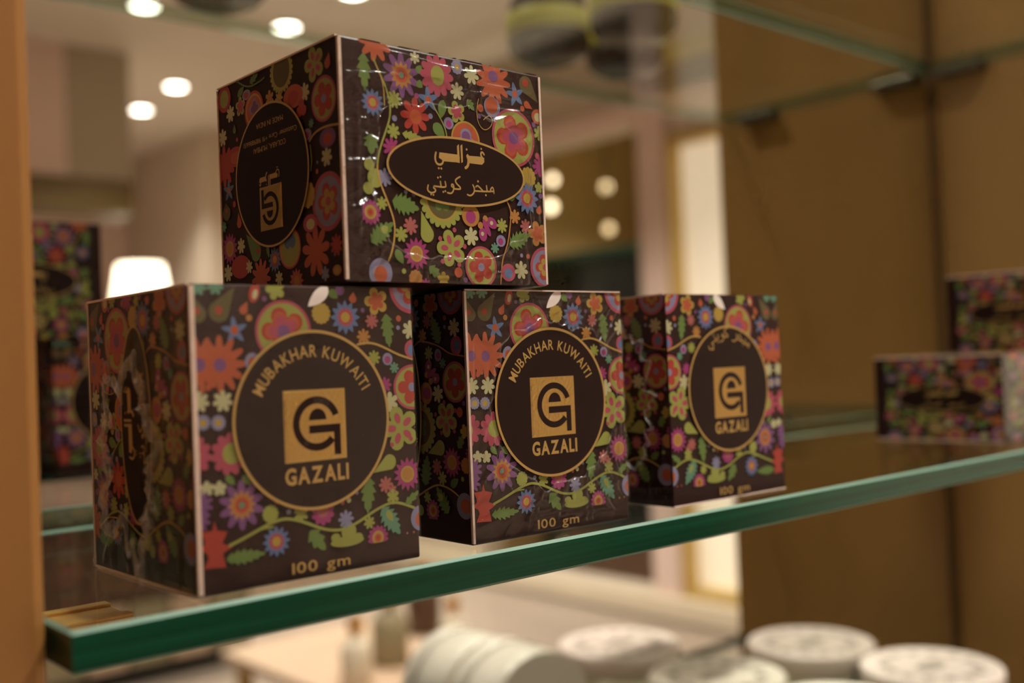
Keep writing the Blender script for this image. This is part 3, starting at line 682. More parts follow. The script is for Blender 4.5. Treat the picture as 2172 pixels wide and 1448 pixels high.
for x, y, lb, k in ((.95, -.35, 'ceiling downlight right over the front of the shelves', 1.5), (.2, -.45, 'added downlight over the near end of the shelves, brightening the tins', .5), (1.5, -.9, 'ceiling downlight just in front of the bronze side panel', .3),  # near end lamp is added to brighten the tins standing on their rims
                 (2.3, -1.5, 'ceiling downlight close to the glowing cream panel', 1.4), (.9, -2.3, 'ceiling downlight over the aisle, left of the visible row', .6), (1.2, -5.75, 'added unseen downlight brightening the far rose wall', 1),  # far wall lamp is added out of view to lift that wall
                 (.45, -3.45, 'ceiling downlight over the island counter', 1.2), (.9, -5.2, 'ceiling downlight over the centre of the room, rear row', 1),
                 (3.78, RY(2.95), 'added downlight brightening the ochre alcove', 1)): downlight(x, y, lb, LAMP*k, 'downlights outside the photo')  # alcove lamp is added to lighten its dark inside

# ------------------------------------------------------------------ shelving unit
t = empty('side_panel', (XW, 0, FLOOR)); tag(t, 'tall bronze brown side panel closing the right end of the shelves', 'panel')
bx('board', 0, .03, -.010, YM+.012, 0, CEIL-.02-FLOOR, M['bronze'], t, .0015)
bx('corner_trim', -.0045, 0, YM-.0045, YM-.0005, 0, CEIL-.02-FLOOR, M['trim'], t, .001)
for z in (-.0106, .3154):
    for y in (.03, .19): bx('shelf_clip', -.018, 0, y, y+.045, z-.008-FLOOR, z-FLOOR, M['steel'], t, .001)
t = empty('shelf_post', (0, .012, FLOOR)); tag(t, 'satin gold upright post at the left edge', 'post')
bx('upright', -.125, -.0012, 0, .080, 0, CEIL-.02-FLOOR, M['post'], t, .003)
br = bx('shelf_bracket', -.001, .036, .044, .067, -.0128-FLOOR, -.0114-FLOOR, M['gilt'], t, .0003)
for y in (.044, .062): bx('bracket_lip', -.001, .036, y, y+.005, -.0114-FLOOR, -.0105-FLOOR, M['gilt'], br, .0002)
mo = bx('mirror', 0-.12, XW-.001, YM, YM+.006, FLOOR+.02, CEIL-.04, M['mirror']); tag(mo, 'large mirror closing the back of the shelves', 'mirror')
def glass_shelf(z, y0, label, th=.0103, fm='glass_edge'):
    t = empty('glass_shelf', (0, y0, z)); tag(t, label, 'shelf', 'thick green edged glass shelves')
    x1, y1 = XW-.0015, YM-.001-y0
    bm = bmesh.new(); b = .0009
    # pane: top and bottom faces only
    for zz in (0, -th):
        f = [bm.verts.new(p) for p in ((b, b, zz), (x1-b, b, zz), (x1-b, y1-b, zz), (b, y1-b, zz))]
        bm.faces.new(f if zz == 0 else f[::-1])
    mesh_obj('pane', bm, M['glass'], t)
    # ground edges
    def edge(name, p0, p1, n, me='glass_edge'):
        bm = bmesh.new(); d = (Vector(p1)-Vector(p0)); n = Vector(n)
        pr = [(-b, 0), (0, -b), (0, -th+b), (-b, -th)]
        a = [bm.verts.new(Vector(p0)+n*o+Vector((0, 0, zz))) for o, zz in pr]; c = [bm.verts.new(Vector(p1)+n*o+Vector((0, 0, zz))) for o, zz in pr]
        for k in range(3): f = bm.faces.new((a[k], a[k+1], c[k+1], c[k])); f.material_index = 1 if k != 1 else 0
        bmesh.ops.recalc_face_normals(bm, faces=bm.faces[:])
        mesh_obj(name, bm, [M[me], M['glass_arris']], t)
    edge('front_edge', (0, 0, 0), (x1, 0, 0), (0, -1, 0), fm); edge('back_edge', (0, y1, 0), (x1, y1, 0), (0, 1, 0), 'glass_back')
    edge('end_edge', (0, 0, 0), (0, y1, 0), (-1, 0, 0), fm); edge('end_edge', (x1, 0, 0), (x1, y1, 0), (1, 0, 0), 'glass_back')
M['glass_arris'] = mat('ground glass arris', lin(120, 150, 132), .5, spec=.2)
glass_shelf(0, 0, 'thick glass shelf with a green front edge carrying the flowered boxes')
glass_shelf(.326, 0, 'upper glass shelf carrying the round jars', fm='glass_back')
SZ = -.255
glass_shelf(SZ, 0, 'lower glass shelf carrying the white tins')
# ------------------------------------------------------------------ flat print builder (millimetres on a face, x right, y up)
class Flat:
    def __init__(s, x0, y0, x1, y1): s.r = (x0, y0, x1, y1); s.v = []; s.f = []; s.c = []; s.z = .02
    def clip(s, P):
        x0, y0, x1, y1 = s.r
        for ax, lim, sg in ((0, x0, 1), (0, x1, -1), (1, y0, 1), (1, y1, -1)):
            Q = []
            for i in range(len(P)):
                a, b = P[i-1], P[i]; da, db = sg*(a[ax]-lim), sg*(b[ax]-lim)
                if (da >= 0) != (db >= 0):
                    k = da/(da-db); Q.append((a[0]+(b[0]-a[0])*k, a[1]+(b[1]-a[1])*k))
                if db >= 0: Q.append(b)
            P = Q
            if len(P) < 3: return None
        return P
    def cvx(s, P, col):
        P = s.clip(P)
        if not P: return
        A = sum(P[i-1][0]*P[i][1]-P[i][0]*P[i-1][1] for i in range(len(P)))
        if abs(A) < 1e-5: return
        if A < 0: P = P[::-1]
        n = len(s.v); s.v += [(x, y, s.z) for x, y in P]; s.f.append(list(range(n, n+len(P)))); s.c.append(col)
    def fan(s, c, pts, col):
        for i in range(len(pts)): s.cvx([c, pts[i-1], pts[i]], col)
        s.z += .002
    def polar(s, x, y, fn, n, col, rot=0):
        s.fan((x, y), [(x+fn(t)*math.cos(t+rot), y+fn(t)*math.sin(t+rot)) for t in [2*math.pi*k/n for k in range(n)]], col)
    def stroke(s, pts, w, col):
        P = [Vector(p) for p in pts]
        # smooth by Chaikin
        for _ in range(2):
            Q = [P[0]]
            for a, b in zip(P, P[1:]): Q += [a*.75+b*.25, a*.25+b*.75]
            P = Q+[P[-1]]
        nr = []
        for i in range(len(P)):
            d = (P[min(i+1, len(P)-1)]-P[max(i-1, 0)]); d = d.normalized() if d.length else Vector((1, 0)); nr.append(Vector((-d.y, d.x))*w)
        for i in range(len(P)-1):
            s.cvx([tuple(P[i]+nr[i]), tuple(P[i]-nr[i]), tuple(P[i+1]-nr[i+1]), tuple(P[i+1]+nr[i+1])], col)
        for e in (P[0], P[-1]): s.polar(e.x, e.y, lambda t: w, 10, col)
        s.z += .002
    def tris(s, verts, faces, col):
        for f in faces: s.cvx([verts[i] for i in f], col)
        s.z += .002
    def art(s, items, flip=None):
        X = (lambda x: flip-x) if flip is not None else (lambda x: x)
        sg = -1 if flip is not None else 1
        for it in items:
            k = it[0]
            if k == 'f':
                _, x, y, r, n, st, rot, c = it
                r *= 1.07; vl = .74 if n >= 10 else (.58 if n <= 5 else .46)
                fn = {'r': lambda t: r*(vl+(1-vl)*abs(math.cos(n*t/2))**.7), 'p': lambda t: r*(.60+.40*(1-abs(math.sin(n*t/2))**3)),
                      's': lambda t: r*(.68+.32*(1-2*abs(((n*t/(2*math.pi)) % 1)-.5)*1) if False else .66+.34*abs(2*((n*t/(2*math.pi)) % 1)-1)),
                      'k': lambda t: r*(.38+.62*(1-abs(math.sin(n*t/2)))**.8), 'c': lambda t: r*(.86+.14*abs(math.cos(n*t/2))**.6)}[st]
                s.polar(X(x), y, (lambda t: r*fn(t)/r), max(24, n*8), c, (math.pi/2+rot)*1 if sg > 0 else math.pi/2-rot)
            elif k == 'q':                     # inner petals
                _, x, y, r, n, rot, c = it
                for i in range(n):
                    a = math.pi/2+sg*rot+2*math.pi*i/n; px, py = X(x)+.5*r*math.cos(a), y+.5*r*math.sin(a)
                    s.fan((px, py), [(px+r*.27*math.cos(u)*math.cos(a)-r*.17*math.sin(u)*math.sin(a), py+r*.27*math.cos(u)*math.sin(a)+r*.17*math.sin(u)*math.cos(a)) for u in [2*math.pi*j/14 for j in range(14)]], c)
            elif k == 'e':
                _, x, y, a, b, rot, c = it
                cr, sr = math.cos(sg*rot), math.sin(sg*rot); n = 40 if max(a, b) > 2 else 16
                s.fan((X(x), y), [(X(x)+a*math.cos(t)*cr+b*math.sin(t)*sr, y-a*math.cos(t)*sr+b*math.sin(t)*cr) for t in [2*math.pi*j/n for j in range(n)]], c)
            elif k == 'p':
                P = [(X(x), y) for x, y in it[1]]; cx = sum(p[0] for p in P)/len(P); cy = sum(p[1] for p in P)/len(P); s.fan((cx, cy), P, it[2])
            elif k == 't':
                _, tx, ty, bx_, by, r, c = it; T = Vector((X(tx), ty)); B = Vector((X(bx_), by)); d = B-T; a0 = math.atan2(d.y, d.x); n = 16
                s.fan(tuple(B), [tuple(T)]+[(B.x+r*math.cos(a0-1.75+3.5*j/n), B.y+r*math.sin(a0-1.75+3.5*j/n)) for j in range(n+1)], c)
            elif k in 'ln':
                if k == 'l': _, x0, y0, x1, y1, wd, n, c = it
                else: _, x0, y0, x1, y1, wd, c = it; n = 1
                A = Vector((X(x0), y0)); B = Vector((X(x1), y1)); d = B-A; nn = Vector((-d.y, d.x)).normalized()
                up, dn = [], []; N = max(8, n*12)
                for j in range(1, N):
                    u = j/N; ww = wd*(math.sin(math.pi*u**.75)**.8)*((.55+.55*((n*u*1.5) % 1)) if n > 1 else 1)
                    up.append(tuple(A+d*u+nn*ww)); dn.append(tuple(A+d*u-nn*ww))
                rows = [(tuple(A), tuple(A))]+list(zip(up, dn))+[(tuple(B), tuple(B))]
                for (a, b), (c2, d2) in zip(rows, rows[1:]): s.cvx([a, b, d2, c2] if a != b and c2 != d2 else ([a, d2, c2] if a == b else [a, b, c2]), c)
                s.z += .002
            elif k == 'v': s.stroke([(X(x), y) for x, y in it[1]], it[2], it[3])
    def mesh(s, name, m):
        me = bpy.data.meshes.new(name); me.from_pydata([(x*.001, y*.001, z*.001) for x, y, z in s.v], [], s.f); me.materials.append(m)
        if s.c and s.c[0]:
            at = me.color_attributes.new('ink', 'FLOAT_COLOR', 'CORNER'); k = 0; data = []
            for f, c in zip(s.f, s.c): data += list(PAL[c])*len(f)
            at.data.foreach_set('color', data)
        me.update(); return me
_glyphs = {}
def glyph(ch, bold=0.0):
    if (ch, bold) not in _glyphs:
        cu = bpy.data.curves.new('glyph', 'FONT'); cu.body = ch; cu.size = 1; cu.resolution_u = 3; cu.offset = bold
        o = bpy.data.objects.new('glyph', cu); C.objects.link(o); dg = bpy.context.evaluated_depsgraph_get(); dg.update()
        me = bpy.data.meshes.new_from_object(o.evaluated_get(dg))
        vs = [(v.co.x, v.co.y) for v in me.vertices]; fs = [tuple(p.vertices) for p in me.polygons]
        bpy.data.objects.remove(o); bpy.data.curves.remove(cu); bpy.data.meshes.remove(me)
        xs = [v[0] for v in vs] or [0]
        _glyphs[(ch, bold)] = (vs, fs, min(xs), max(xs))
    return _glyphs[(ch, bold)]
def advance(txt, bold, sp): return [((glyph(c, bold)[3]-glyph(c, bold)[2]) if c != ' ' else .28)+sp for c in txt]
def text_line(F, txt, x0, x1, y, h, col, bold=0, rot180=False, flare=0):
    ad = advance(txt, bold, .09); tot = sum(ad)-.09; k = (x1-x0)/tot; x = 0; cap = .72
    for c, a in zip(txt, ad):
        if c != ' ':
            vs, fs, mn, mxx = glyph(c, bold)
            def tr(v):
                px = x0+(x+v[0]-mn)*k; py = y+v[1]*h/cap
                return (x0+x1-px, 2*y+h-py) if rot180 else (px, py)
            F.tris([tr(v) for v in vs], fs, col)
        x += a
def text_arc(F, txt, cx, cy, r, a0, a1, h, col, bold=0, wide=1.0):
    ad = advance(txt, bold, .11); tot = sum(ad)-.11; x = 0; cap = .72
    for c, a in zip(txt, ad):
        if c != ' ':
            vs, fs, mn, mxx = glyph(c, bold); w_ = (mxx-mn)
            th = a0+(a1-a0)*((x+w_/2)/tot); k = abs(a1-a0)*r/tot*wide
            e = (math.cos(th), math.sin(th)); tng = (math.sin(th), -math.cos(th))
            F.tris([(cx+e[0]*(r+(v[1]/cap-.5)*h)+tng[0]*(v[0]-mn-w_/2)*k, cy+e[1]*(r+(v[1]/cap-.5)*h)+tng[1]*(v[0]-mn-w_/2)*k) for v in vs], fs, col)
        x += a
def disc_mesh(name, cx, cy, rx, ry, z):
    F = Flat(-99, -99, 199, 199); F.z = z; n = 96
    F.fan((cx, cy), [(cx+rx*math.cos(2*math.pi*k/n), cy+ry*math.sin(2*math.pi*k/n)) for k in range(n)], None)
    return F.mesh(name, M['disc'])
def ring_mesh(name, cx, cy, rx, ry, wd, z):
    F = Flat(-99, -99, 199, 199); F.z = z; n = 96
    p = lambda k, o: (cx+(rx+o)*math.cos(2*math.pi*k/n), cy+(ry+o)*math.sin(2*math.pi*k/n))
    for k in range(n): F.cvx([p(k, 0), p(k, wd), p(k+1, wd), p(k+1, 0)], None)
    return F.mesh(name, M['goldink'])
def plate_mesh(name, cx, cy, hs, z):
    # square foil plate, its rim pressed up like an embossed tile
    me = bpy.data.meshes.new(name); b = .7
    o = [(cx-hs, cy-hs), (cx+hs, cy-hs), (cx+hs, cy+hs), (cx-hs, cy+hs)]; i = [(cx-hs+b, cy-hs+b), (cx+hs-b, cy-hs+b), (cx+hs-b, cy+hs-b), (cx-hs+b, cy+hs-b)]
    v = [(x*.001, y*.001, z*.001) for x, y in o]+[(x*.001, y*.001, (z+.12)*.001) for x, y in i]
    me.from_pydata(v, [], [(4, 5, 6, 7), (0, 1, 5, 4), (1, 2, 6, 5), (2, 3, 7, 6), (3, 0, 4, 7)]); me.materials.append(M['foil']); return me
def emblem_letter_mesh(name, cx, cy, R, z, rot=0):
    F = Flat(-99, -99, 199, 199); F.z = z
    cr, sr = math.cos(rot), math.sin(rot)
    T = lambda x, y: (cx+R*(x*cr-y*sr), cy+R*(x*sr+y*cr))
    n = 60; a0, a1 = math.radians(19), math.radians(318)
    for k in range(n):
        u, w_ = a0+(a1-a0)*k/n, a0+(a1-a0)*(k+1)/n
        F.cvx([T(.73*math.cos(u), .73*math.sin(u)), T(math.cos(u), math.sin(u)), T(math.cos(w_), math.sin(w_)), T(.73*math.cos(w_), .73*math.sin(w_))], None)
    F.fan(T(.04, .2), [T(.04+.37*math.cos(math.pi*k/20), .13+.42*math.sin(math.pi*k/20)) for k in range(21)], None)
    for P in ([(-.33, -.06), (1.0, -.06), (1.0, -.35), (-.33, -.35)], [(.72, -.35), (1.0, -.35), (1.0, -1.2), (.72, -1.2)]): F.cvx([T(*p) for p in P], None)
    return F.mesh(name, M['disc'])
def flat_mesh(name, fn, m, z):
    F = Flat(-99, -99, 199, 199); F.z = z; fn(F); return F.mesh(name, m)
def art_mesh(name, items, rect, flip=None):
    F = Flat(*rect); F.art(items, flip); return F.mesh(name, M['print'])
ZM = .62
def arabic(items, dx=0, dy=0, k=1.0, rot180=False, arc=None, cx=43.3, cy=34.6):
    out = []
    def T(x, y):
        x, y = (x-cx)*k, (y-cy)*k
        if rot180: x, y = -x, -y
        if arc:
            ax, ay, r, hy = arc; th = math.pi/2-x/r; rr = r+(y-hy); return (ax+rr*math.cos(th), ay+rr*math.sin(th))
        return (x+dx, y+dy)
    for it in items:
        if it[0] == 'v': out.append(('v', [T(*p) for p in it[1]], it[2]*k, 'G'))
        elif it[0] == 'p': out.append(('p', [T(*p) for p in it[1]], 'G'))
        elif it[0] == 'e': out.append(('e', *T(it[1], it[2]), it[3]*k, it[4]*k, 0, 'G'))
    return out
def lettering_front(F):
    text_arc(F, 'MUBAKHAR KUWAITI', 35.4, 43, 19.0, math.radians(156), math.radians(25), 3.4, None, .012, .98)
def brand(F): text_line(F, 'GAZALI', 25.6, 45.7, 25.9, 4.4, None, .035)
def lettering_back(F):
    F.art(arabic(ARABIC_TITLE, k=.92, arc=(35.4, 43, 19.0, -6.3)))
def lettering_oval(F): F.art(ARABIC_NAME)
def title_oval(F): F.art(ARABIC_TITLE)
def origin_base(F): text_line(F, 'MADE IN INDIA', 26.4, 43.0, 51.4, 1.7, None, .0, True)
def phone_base(F): text_line(F, 'Customer Care +91 9819886651', 18.2, 50.8, 46.9, 1.6, None, .0, True)
def town_base(F): text_line(F, 'COLABA, MUMBAI', 24.4, 44.2, 44.0, 1.7, None, .0, True)
def lettering_base(F):
    F.art(arabic(ARABIC_NAME, dx=34, dy=36.2, k=.62, rot180=True, cx=43, cy=37.5))
def weight_text(F): text_line(F, '100 gm', 26.7, 45.2, 1.9, 3.0, None, .014)
def none_col(F):
    F.c = [None]*len(F.f); return F
def letters(name, fn):
    F = Flat(-99, -99, 199, 199); F.z = ZM+.03; fn(F); F.c = [None]*len(F.f); return F.mesh(name, M['goldink'])
FM = {}
FM['front'] = dict(size=(70, 80), art=art_mesh('floral_print', ART_FRONT, (.2, 6.5, 69.8, 79.8)), disc=disc_mesh('medallion', 35.4, 43, 24.2, 24.2, ZM), ring=ring_mesh('gold_ring', 35.4, 43, 23.9, 23.9, .85, ZM+.02),
                   plate=plate_mesh('emblem', 35.5, 41.5, 9.8, ZM+.02), letter=emblem_letter_mesh('emblem_letter', 35.9, 41.9, 7.5, ZM+.17), text=[letters('title_lettering', lettering_front), letters('brand_lettering', brand)], wt=letters('weight_lettering', weight_text))
FM['back'] = dict(FM['front'], art=art_mesh('floral_print', ART_FRONT, (.2, 6.5, 69.8, 79.8), 70), text=[letters('title_lettering', lettering_back), FM['front']['text'][1]])
FM['oval'] = dict(size=(80, 70), art=art_mesh('floral_print', ART_OVAL, (6.6, .2, 79.8, 69.8)), disc=disc_mesh('medallion', 43.3, 34.6, 27.4, 10.3, ZM), ring=ring_mesh('gold_ring', 43.3, 34.6, 27.1, 10.0, .7, ZM+.02),
                  text=[letters('brand_lettering', lettering_oval), letters('title_lettering', title_oval)])
FM['base'] = dict(size=(73, 70), art=art_mesh('floral_print', ART_BASE, (.2, .2, 72.8, 69.8)), disc=disc_mesh('medallion', 34.4, 36.2, 22.2, 22.0, ZM), ring=ring_mesh('gold_ring', 34.4, 36.2, 21.9, 21.7, .7, ZM+.02),
                  plate=plate_mesh('emblem', 34.0, 26.1, 6.8, ZM+.02), letter=emblem_letter_mesh('emblem_letter', 33.7, 25.8, 5.2, ZM+.17, math.pi), text=[letters('brand_lettering', lettering_base), letters('origin_lettering', origin_base), letters('phone_lettering', phone_base), letters('town_lettering', town_base)])
def face_matrix(side, W, D, H_, rot90, size):
    # art plane (x right, y up, z out) -> box space, box origin at front left bottom
    a, b = size[0]*.001, size[1]*.001
    if side == 'top':
        m = Matrix((Vector((W/a, 0, 0)), Vector((0, D/b, 0)), Vector((0, 0, 1)))).transposed().to_4x4(); m.translation = (0, 0, H_); return m
    fr = {'front': (Vector((0, 0, 0)), Vector((1, 0, 0)), W), 'left': (Vector((0, D, 0)), Vector((0, -1, 0)), D), 'back': (Vector((W, D, 0)), Vector((-1, 0, 0)), W), 'right': (Vector((W, 0, 0)), Vector((0, 1, 0)), D)}[side]
    o, ex, wid = fr; ez = Vector((0, 0, 1)); n = ex.cross(ez)
    if not rot90: X, Y, O = ex*(wid/a), ez*(H_/b), o
    else: X, Y, O = ez*(H_/a), -ex*(wid/b), o+ex*wid
    m = Matrix((X, Y, n)).transposed().to_4x4(); m.translation = O; return m
def put(name, me, p, mtx=None):
    o = link(name, me, p)
    if mtx is not None: o.matrix_local = mtx
    return o
def face(root, kind, side, W, D, H_, rot90=False):
    F = FM[kind]; mt = face_matrix(side, W, D, H_, rot90, F['size'])
    put('floral_print', F['art'], root, mt)
    md = put('medallion', F['disc'], root, mt)
    put('gold_ring', F['ring'], md)
    for tx in F['text']: put(tx.name.split('.')[0], tx, md)
    if 'plate' in F: put('emblem', F['plate'], md); put('emblem_letter', F['letter'], md)
    if 'wt' in F: put('weight_lettering', F['wt'], root, mt)
def film_mesh(name, w_, h_, seed, hole=None, amp=.35, nlines=26, lift=.75, extra=()):
    rnd = random.Random(seed); nx, ny = (120, 110) if nlines > 80 else (70, 70); bm = bmesh.new(); lines = []
    for _ in range(nlines):
        x, y = rnd.uniform(0, w_), rnd.uniform(0, h_)
        if hole and rnd.random() < .6:
            a = rnd.uniform(0, 6.28); hx, hy = hole[0], hole[1]; x, y = hx+hole[2](a)*math.cos(a)*1.1, hy+hole[2](a)*math.sin(a)*1.1; ang = a+rnd.uniform(-.5, .5)
        else: ang = rnd.choice((0, 0, math.pi/2))+rnd.uniform(-.25, .25)
        lines.append((x, y, math.cos(ang), math.sin(ang), rnd.uniform(5, 22), rnd.uniform(.35, .9), rnd.uniform(.3, 1)*amp))
    lines += list(extra); vs = {}
    for i in range(nx+1):
        for j in range(ny+1):
            x, y = w_*i/nx, h_*j/ny; z = lift
            if hole:                                  # pull the grid to the torn rim
                dx, dy = x-hole[0], y-hole[1]; r = math.hypot(dx, dy) or 1e-6; a = math.atan2(dy, dx); R = hole[2](a)
                if abs(r-R) < w_/nx*.75: x, y = hole[0]+dx/r*R, hole[1]+dy/r*R
                if r < R*1.12: z += .5*amp*max(0, 1-abs(r/R-1)/.1)
            for lx, ly, c, s, L, sg, am in lines:
                u = (x-lx)*c+(y-ly)*s; v = -(x-lx)*s+(y-ly)*c
                if abs(u) < L: z += am*math.exp(-(v/sg)**2)*(1-(u/L)**2)
            z += .12*noise.noise(Vector((x*.12, y*.12, seed)))
            ed = min(x, w_-x, y, h_-y); z = .72+(z-.72)*min(1, ed/1.5)
            vs[i, j] = bm.verts.new((x*.001, y*.001, z*.001))
    for i in range(nx):
        for j in range(ny):
            q = [vs[i, j], vs[i+1, j], vs[i+1, j+1], vs[i, j+1]]
            if hole:
                cx, cy = sum(v.co.x for v in q)*250, sum(v.co.y for v in q)*250; dx, dy = cx-hole[0], cy-hole[1]
                if math.hypot(dx, dy) < hole[2](math.atan2(dy, dx)): continue
            bm.faces.new(q).smooth = True
    bmesh.ops.delete(bm, geom=[v for v in bm.verts if not v.link_faces], context='VERTS')
    me = bpy.data.meshes.new(name); bm.to_mesh(me); bm.free(); me.materials.append(M['film']); return me
def crumple_mesh(name, hole, seed, wd, amp, a0=0, a1=6.2832):
    # torn, bunched rim of the film around its opening
    bm = bmesh.new(); n, m_ = 220, 6; g = []
    for i in range(n+1):
        a = a0+(a1-a0)*i/n; R = hole[2](a); row = []
        for j in range(m_+1):
            q = j/m_; ww = wd*(.6+.8*abs(noise.noise(Vector((math.cos(a)*3, math.sin(a)*3, seed)))))
            r = R-ww*.3+ww*q+.6*noise.noise(Vector((a*6, q*2, seed)))
            z = .8+amp*(math.sin(math.pi*q)*(.4+abs(noise.noise(Vector((a*9, q*3, seed+9)))))+.5*abs(noise.noise(Vector((a*30, q*6, seed)))))
            row.append(bm.verts.new(((hole[0]+r*math.cos(a))*.001, (hole[1]+r*math.sin(a))*.001, z*.001)))
        g.append(row)
    for i in range(n):
        for j in range(m_): bm.faces.new((g[i][j], g[i][j+1], g[i+1][j+1], g[i+1][j]))
    bmesh.ops.recalc_face_normals(bm, faces=bm.faces[:]); me = bpy.data.meshes.new(name); bm.to_mesh(me); bm.free(); me.materials.append(M['crumple' if wd > 2 else 'rim']); return me
def ragged(rx, ry, seed, am, n=4):
    def f(a):
        c, s = abs(math.cos(a))/rx, abs(math.sin(a))/ry
        return (c**n+s**n)**(-1/n)*(1+am*noise.noise(Vector((math.cos(a)*2.2, math.sin(a)*2.2, seed)))+am*.5*noise.noise(Vector((math.cos(a)*7, math.sin(a)*7, seed+5))))
    return f
def edges(root, W, D, H_, wd, which):
    # pale raw board showing along the worn folds
    for k, r in which.items():
        r *= .001; bm = bmesh.new()
        if k == 'vfl': box(bm, -.0001, r, -.0007, .0003, .0006, H_-.0006)
        elif k == 'vfr': box(bm, W-r*.6, W+.0003, -.0004, .0003, .0006, H_-.0006)
        elif k == 'vbl': box(bm, -.0003, .0004, D-.0004, D+.0002, .0006, H_-.0006)
        elif k == 'bl': box(bm, -.0004, .0004, .0004, D-.0004, -.0000, r)
        elif k == 'tl': box(bm, -.0004, .0004, .0004, D-.0004, H_-r, H_+.0001)
        elif k == 'bf': box(bm, .0004, W-.0004, -.0004, .0004, 0, r)
        elif k == 'tf': box(bm, .0004, W-.0004, -.0004, .0004, H_-r, H_+.0001)
        mesh_obj('board_edge', bm, M['edge'], root)
def gift_box(name, loc, rz, dims, faces, label, ed, group='flowered brown gift boxes'):
    W, D, H_ = dims; t = empty(name, loc, rz); tag(t, label, 'box', group)
    bm = bmesh.new(); box(bm, 0, W, 0, D, 0, H_, .0006); mesh_obj('carton', bm, M['board'], t)
    for side, (kind, r90) in faces.items(): face(t, kind, side, W, D, H_, r90)
    if ed: edges(t, W, D, H_, .001, ed)
    return t
def film(root, me, side, dims, size):
    o = link('shrink_film', me, root); o.matrix_local = face_matrix(side, *dims, False, size); return o
UP = (.0696, .0709, .08); LY = (.0789, .0729, .0703)
std = {'front': ('front', False), 'back': ('back', False), 'left': ('oval', True), 'right': ('oval', True), 'top': ('base', False)}
rev = {'front': ('back', False), 'back': ('front', False), 'left': ('oval', True), 'right': ('oval', True), 'top': ('base', False)}
b1 = gift_box('gift_box', (.0343, .0088, .0003), .0055, UP, std, 'nearest flowered brown box at the left, sharp white front corner, under the upper box', {'vfl': 1.25, 'vbl': .5, 'bl': .5, 'tl': .5})
b2 = gift_box('gift_box', (.1254, .0113, .0003), -.0213, UP, std, 'middle flowered brown box in torn clear film, second from the left on the shelf', {'vfl': .75, 'tf': .35})
b3 = gift_box('gift_box', (.2234, .0137, .0003), -.0187, UP, rev, 'rightmost of the three upright flowered boxes, with arched Arabic lettering', {'bf': .35, 'tl': .5})
bt = gift_box('gift_box', (.0805, .0077, .0816), .0193, LY, {'front': ('oval', False), 'back': ('oval', False), 'left': ('base', False), 'right': ('base', False), 'top': ('oval', False)}, 'flowered brown box lying on top of two others, oval label with Arabic lettering', {'vfl': .95, 'vfr': .9, 'vbl': .4, 'tl': .3})
def wrap(root, side, dims, size, seed, hole, amp, nl, rim=None, extra=()):
    film(root, film_mesh('shrink_film', *size, seed, hole, amp, nl, .75, extra), side, dims, size)
    if rim:
        for r in rim:
            o = link('torn_film_rim', crumple_mesh('torn_film_rim', hole, seed+1, *r), root); o.matrix_local = face_matrix(side, *dims, False, size)
wrap(bt, 'front', LY, (80, 70), 3, (41, 31, ragged(31, 23, 3, .12, 3.2)), .8, 90, [(.7, .6)],
     [(62, 63, 1, -.03, 15, .6, .8), (58, 59.5, 1, -.02, 17, .7, .8), (48, 66, 1, .0, 20, .6, .7), (66, 56, 1, .04, 10, .6, .8), (45, 7, 1, .03, 26, .7, .8), (40, 4, 1, -.02, 30, .6, .6), (73, 30, .03, 1, 20, .6, .8), (76, 38, -.02, 1, 24, .6, .7), (5, 34, .02, 1, 30, .9, .7), (9, 30, -.04, 1, 26, .8, .7)])
wrap(b2, 'front', UP, (70, 80), 5, (37, 43, ragged(28, 27, 8, .14, 2.2)), .8, 90, [(.7, .55)],
     [(24, 77, 1, 0, 16, .6, .8), (50, 77.5, 1, .01, 16, .6, .8), (30, 72, 1, .03, 15, .6, .6), (66, 38, .03, 1, 26, .6, .8), (63, 30, -.03, 1, 22, .6, .7), (9, 36, .03, 1, 24, .7, .6), (12, 22, -.5, .86, 12, .6, .8), (40, 8, 1, .04, 24, .7, .7), (44, 5, 1, 0, 22, .6, .6)])
wrap(b1, 'front', UP, (70, 80), 9, None, .12, 10)
wrap(b1, 'left', UP, (71, 80), 11, (31, 34, ragged(17, 25, 2, .5, 2)), 1.2, 70, [(6, 2.2)])
wrap(b3, 'left', UP, (71, 80), 14, (40, 40, ragged(22, 30, 12, .4, 2)), .9, 50, [(2.2, 1.2)])
# two flat boxes stacked near the right end
FLAT = (.095, .080, .0505)
g = 'low flowered boxes at the right end'
s1 = gift_box('low_gift_box', (.524, .026, .0003), -.02, FLAT, {'front': ('oval', False), 'left': ('oval', False), 'back': ('oval', False), 'right': ('oval', False), 'top': ('base', False)}, 'low flowered box at the right end of the shelf, under a second one', {'tl': .9, 'bl': .6}, g)
s2 = gift_box('low_gift_box', (.602, .018, .0518), -.06, (.095, .080, .0505), {'front': ('oval', False), 'left': ('oval', False), 'back': ('oval', False), 'right': ('oval', False), 'top': ('base', False)}, 'low flowered box lying on top of another at the right edge', {'tl': .9}, g)
film(s1, film_mesh('shrink_film', 95, 50, 21, None, .4, 24), 'front', FLAT, (95, 50))

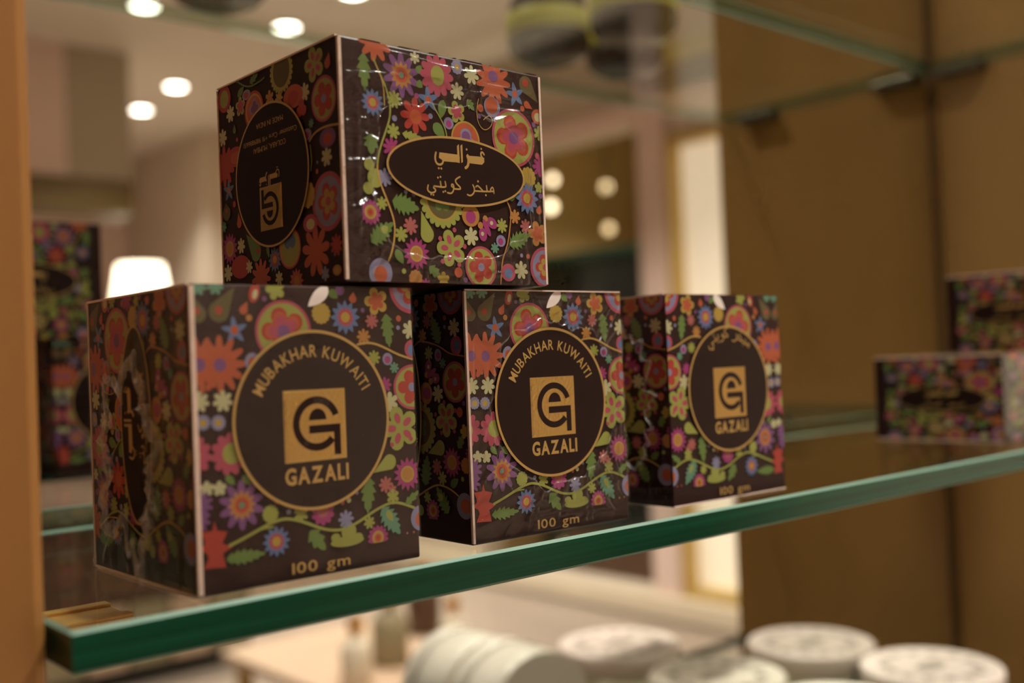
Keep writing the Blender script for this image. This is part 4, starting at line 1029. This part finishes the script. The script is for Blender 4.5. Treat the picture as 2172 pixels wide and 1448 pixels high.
# ------------------------------------------------------------------ white tins on the lower shelf
m_tin = mat('ivory lacquered tin', lin(248, 236, 220), .32, noise_amt=.02)
m_tinside = mat('pale sage tin side', lin(222, 214, 182), .35)
m_tinpink = mat('blush tin lid', lin(244, 224, 212), .32)
m_tinprint = mat('grey tin print', lin(176, 160, 146), .5)
def round_tin(x, y, label, lidm, on_edge=False, rz=0.0, r=.055, h=.055):
    canm = m_tin if on_edge else m_tinside
    t = empty('round_tin', (x, y, SZ+(.0003 if not on_edge else r+.0008)), rz); tag(t, label, 'tin', 'round white tins on the lower shelf')
    if on_edge: t.rotation_euler = (math.pi/2, 0, rz); t.location.y += h
    lathe_obj('can', [(r-.002, 0), (r-.0012, .001), (r-.0012, h-.016)], canm, t, 64)
    ld = lathe_obj('lid', [(r, h-.017), (r, h-.002), (r-.001, h-.0006), (r-.004, h), (r-.006, h-.001), (.001, h-.001)], lidm, t, 64)
    bm = bmesh.new()
    for k in range(14):
        a = 2*math.pi*k/14; c = Vector((.036*math.cos(a), .036*math.sin(a), h-.0009))
        for q in range(5):
            b = a+2*math.pi*q/5; p = c+Vector((.0032*math.cos(b), .0032*math.sin(b), 0))
            vs = [bm.verts.new(p+Vector((.0024*math.cos(u), .0024*math.sin(u), .0001+.0001*(q % 2)))) for u in [2*math.pi*i/8 for i in range(8)]]; bm.faces.new(vs)
    vs = [bm.verts.new((.018*math.cos(u), .009*math.sin(u), h-.0008)) for u in [2*math.pi*i/24 for i in range(24)]]; bm.faces.new(vs)
    mesh_obj('lid_print', bm, m_tinprint, ld)
    return t
round_tin(.732, .189, 'round blush lidded tin nearest the back corner at the lower right', m_tinpink)
round_tin(.600, .189, 'round ivory tin at the bottom edge, left of the blush lidded one', m_tin)
round_tin(.620, .062, 'round white tin near the front of the lower shelf, seen in the mirror', m_tinpink)
round_tin(.445, .095, 'ivory tin standing on its rim on the lower shelf, nearer the mirror', m_tin, True, .06, .049)
round_tin(.445, .036, 'ivory tin standing on its rim on the lower shelf, nearer the front', m_tin, True, .02, .049)

# ------------------------------------------------------------------ smoked jars on the upper shelf
m_jar = mat('smoked dark glass', lin(40, 36, 27), .2, spec=.3)
m_band = mat('lime yellow jar band', lin(196, 188, 74), .4)
m_lid = mat('dark jar lid', lin(60, 46, 36), .3, metal=.4)
def jar(x, y, label, k=1.0):
    t = empty('candle_jar', (x, y, .3263)); tag(t, label, 'jar', 'dark round jars with lime bands on the upper shelf')
    lathe_obj('bowl', [(.016*k, 0), (.022*k, .0006), (.030*k, .004*k), (.0365*k, .011*k), (.038*k, .018*k), (.037*k, .024*k)], m_jar, t, 48)
    lathe_obj('band', [(.0375*k, .0242*k), (.0385*k, .025*k), (.0385*k, .042*k), (.0375*k, .043*k)], m_band, t, 48)
    ld = lathe_obj('lid', [(.034*k, .043*k), (.035*k, .054*k), (.030*k, .061*k), (.004*k, .065*k)], m_lid, t, 48)
    lathe_obj('knob', [(.004*k, .064*k), (.009*k, .070*k), (.009*k, .076*k), (.003*k, .080*k)], M['brass'], ld, 24)
jar(.581, .043, 'dark jar with a lime band, left of the pair above the boxes')
jar(.671, .053, 'dark jar with a lime band, right of the pair above the boxes')
jar(.600, .130, 'dark jar behind the pair on the upper shelf, cut by the top of the photo')
jar(.272, .018, 'dark jar cut by the top edge of the photo, over the upper box')
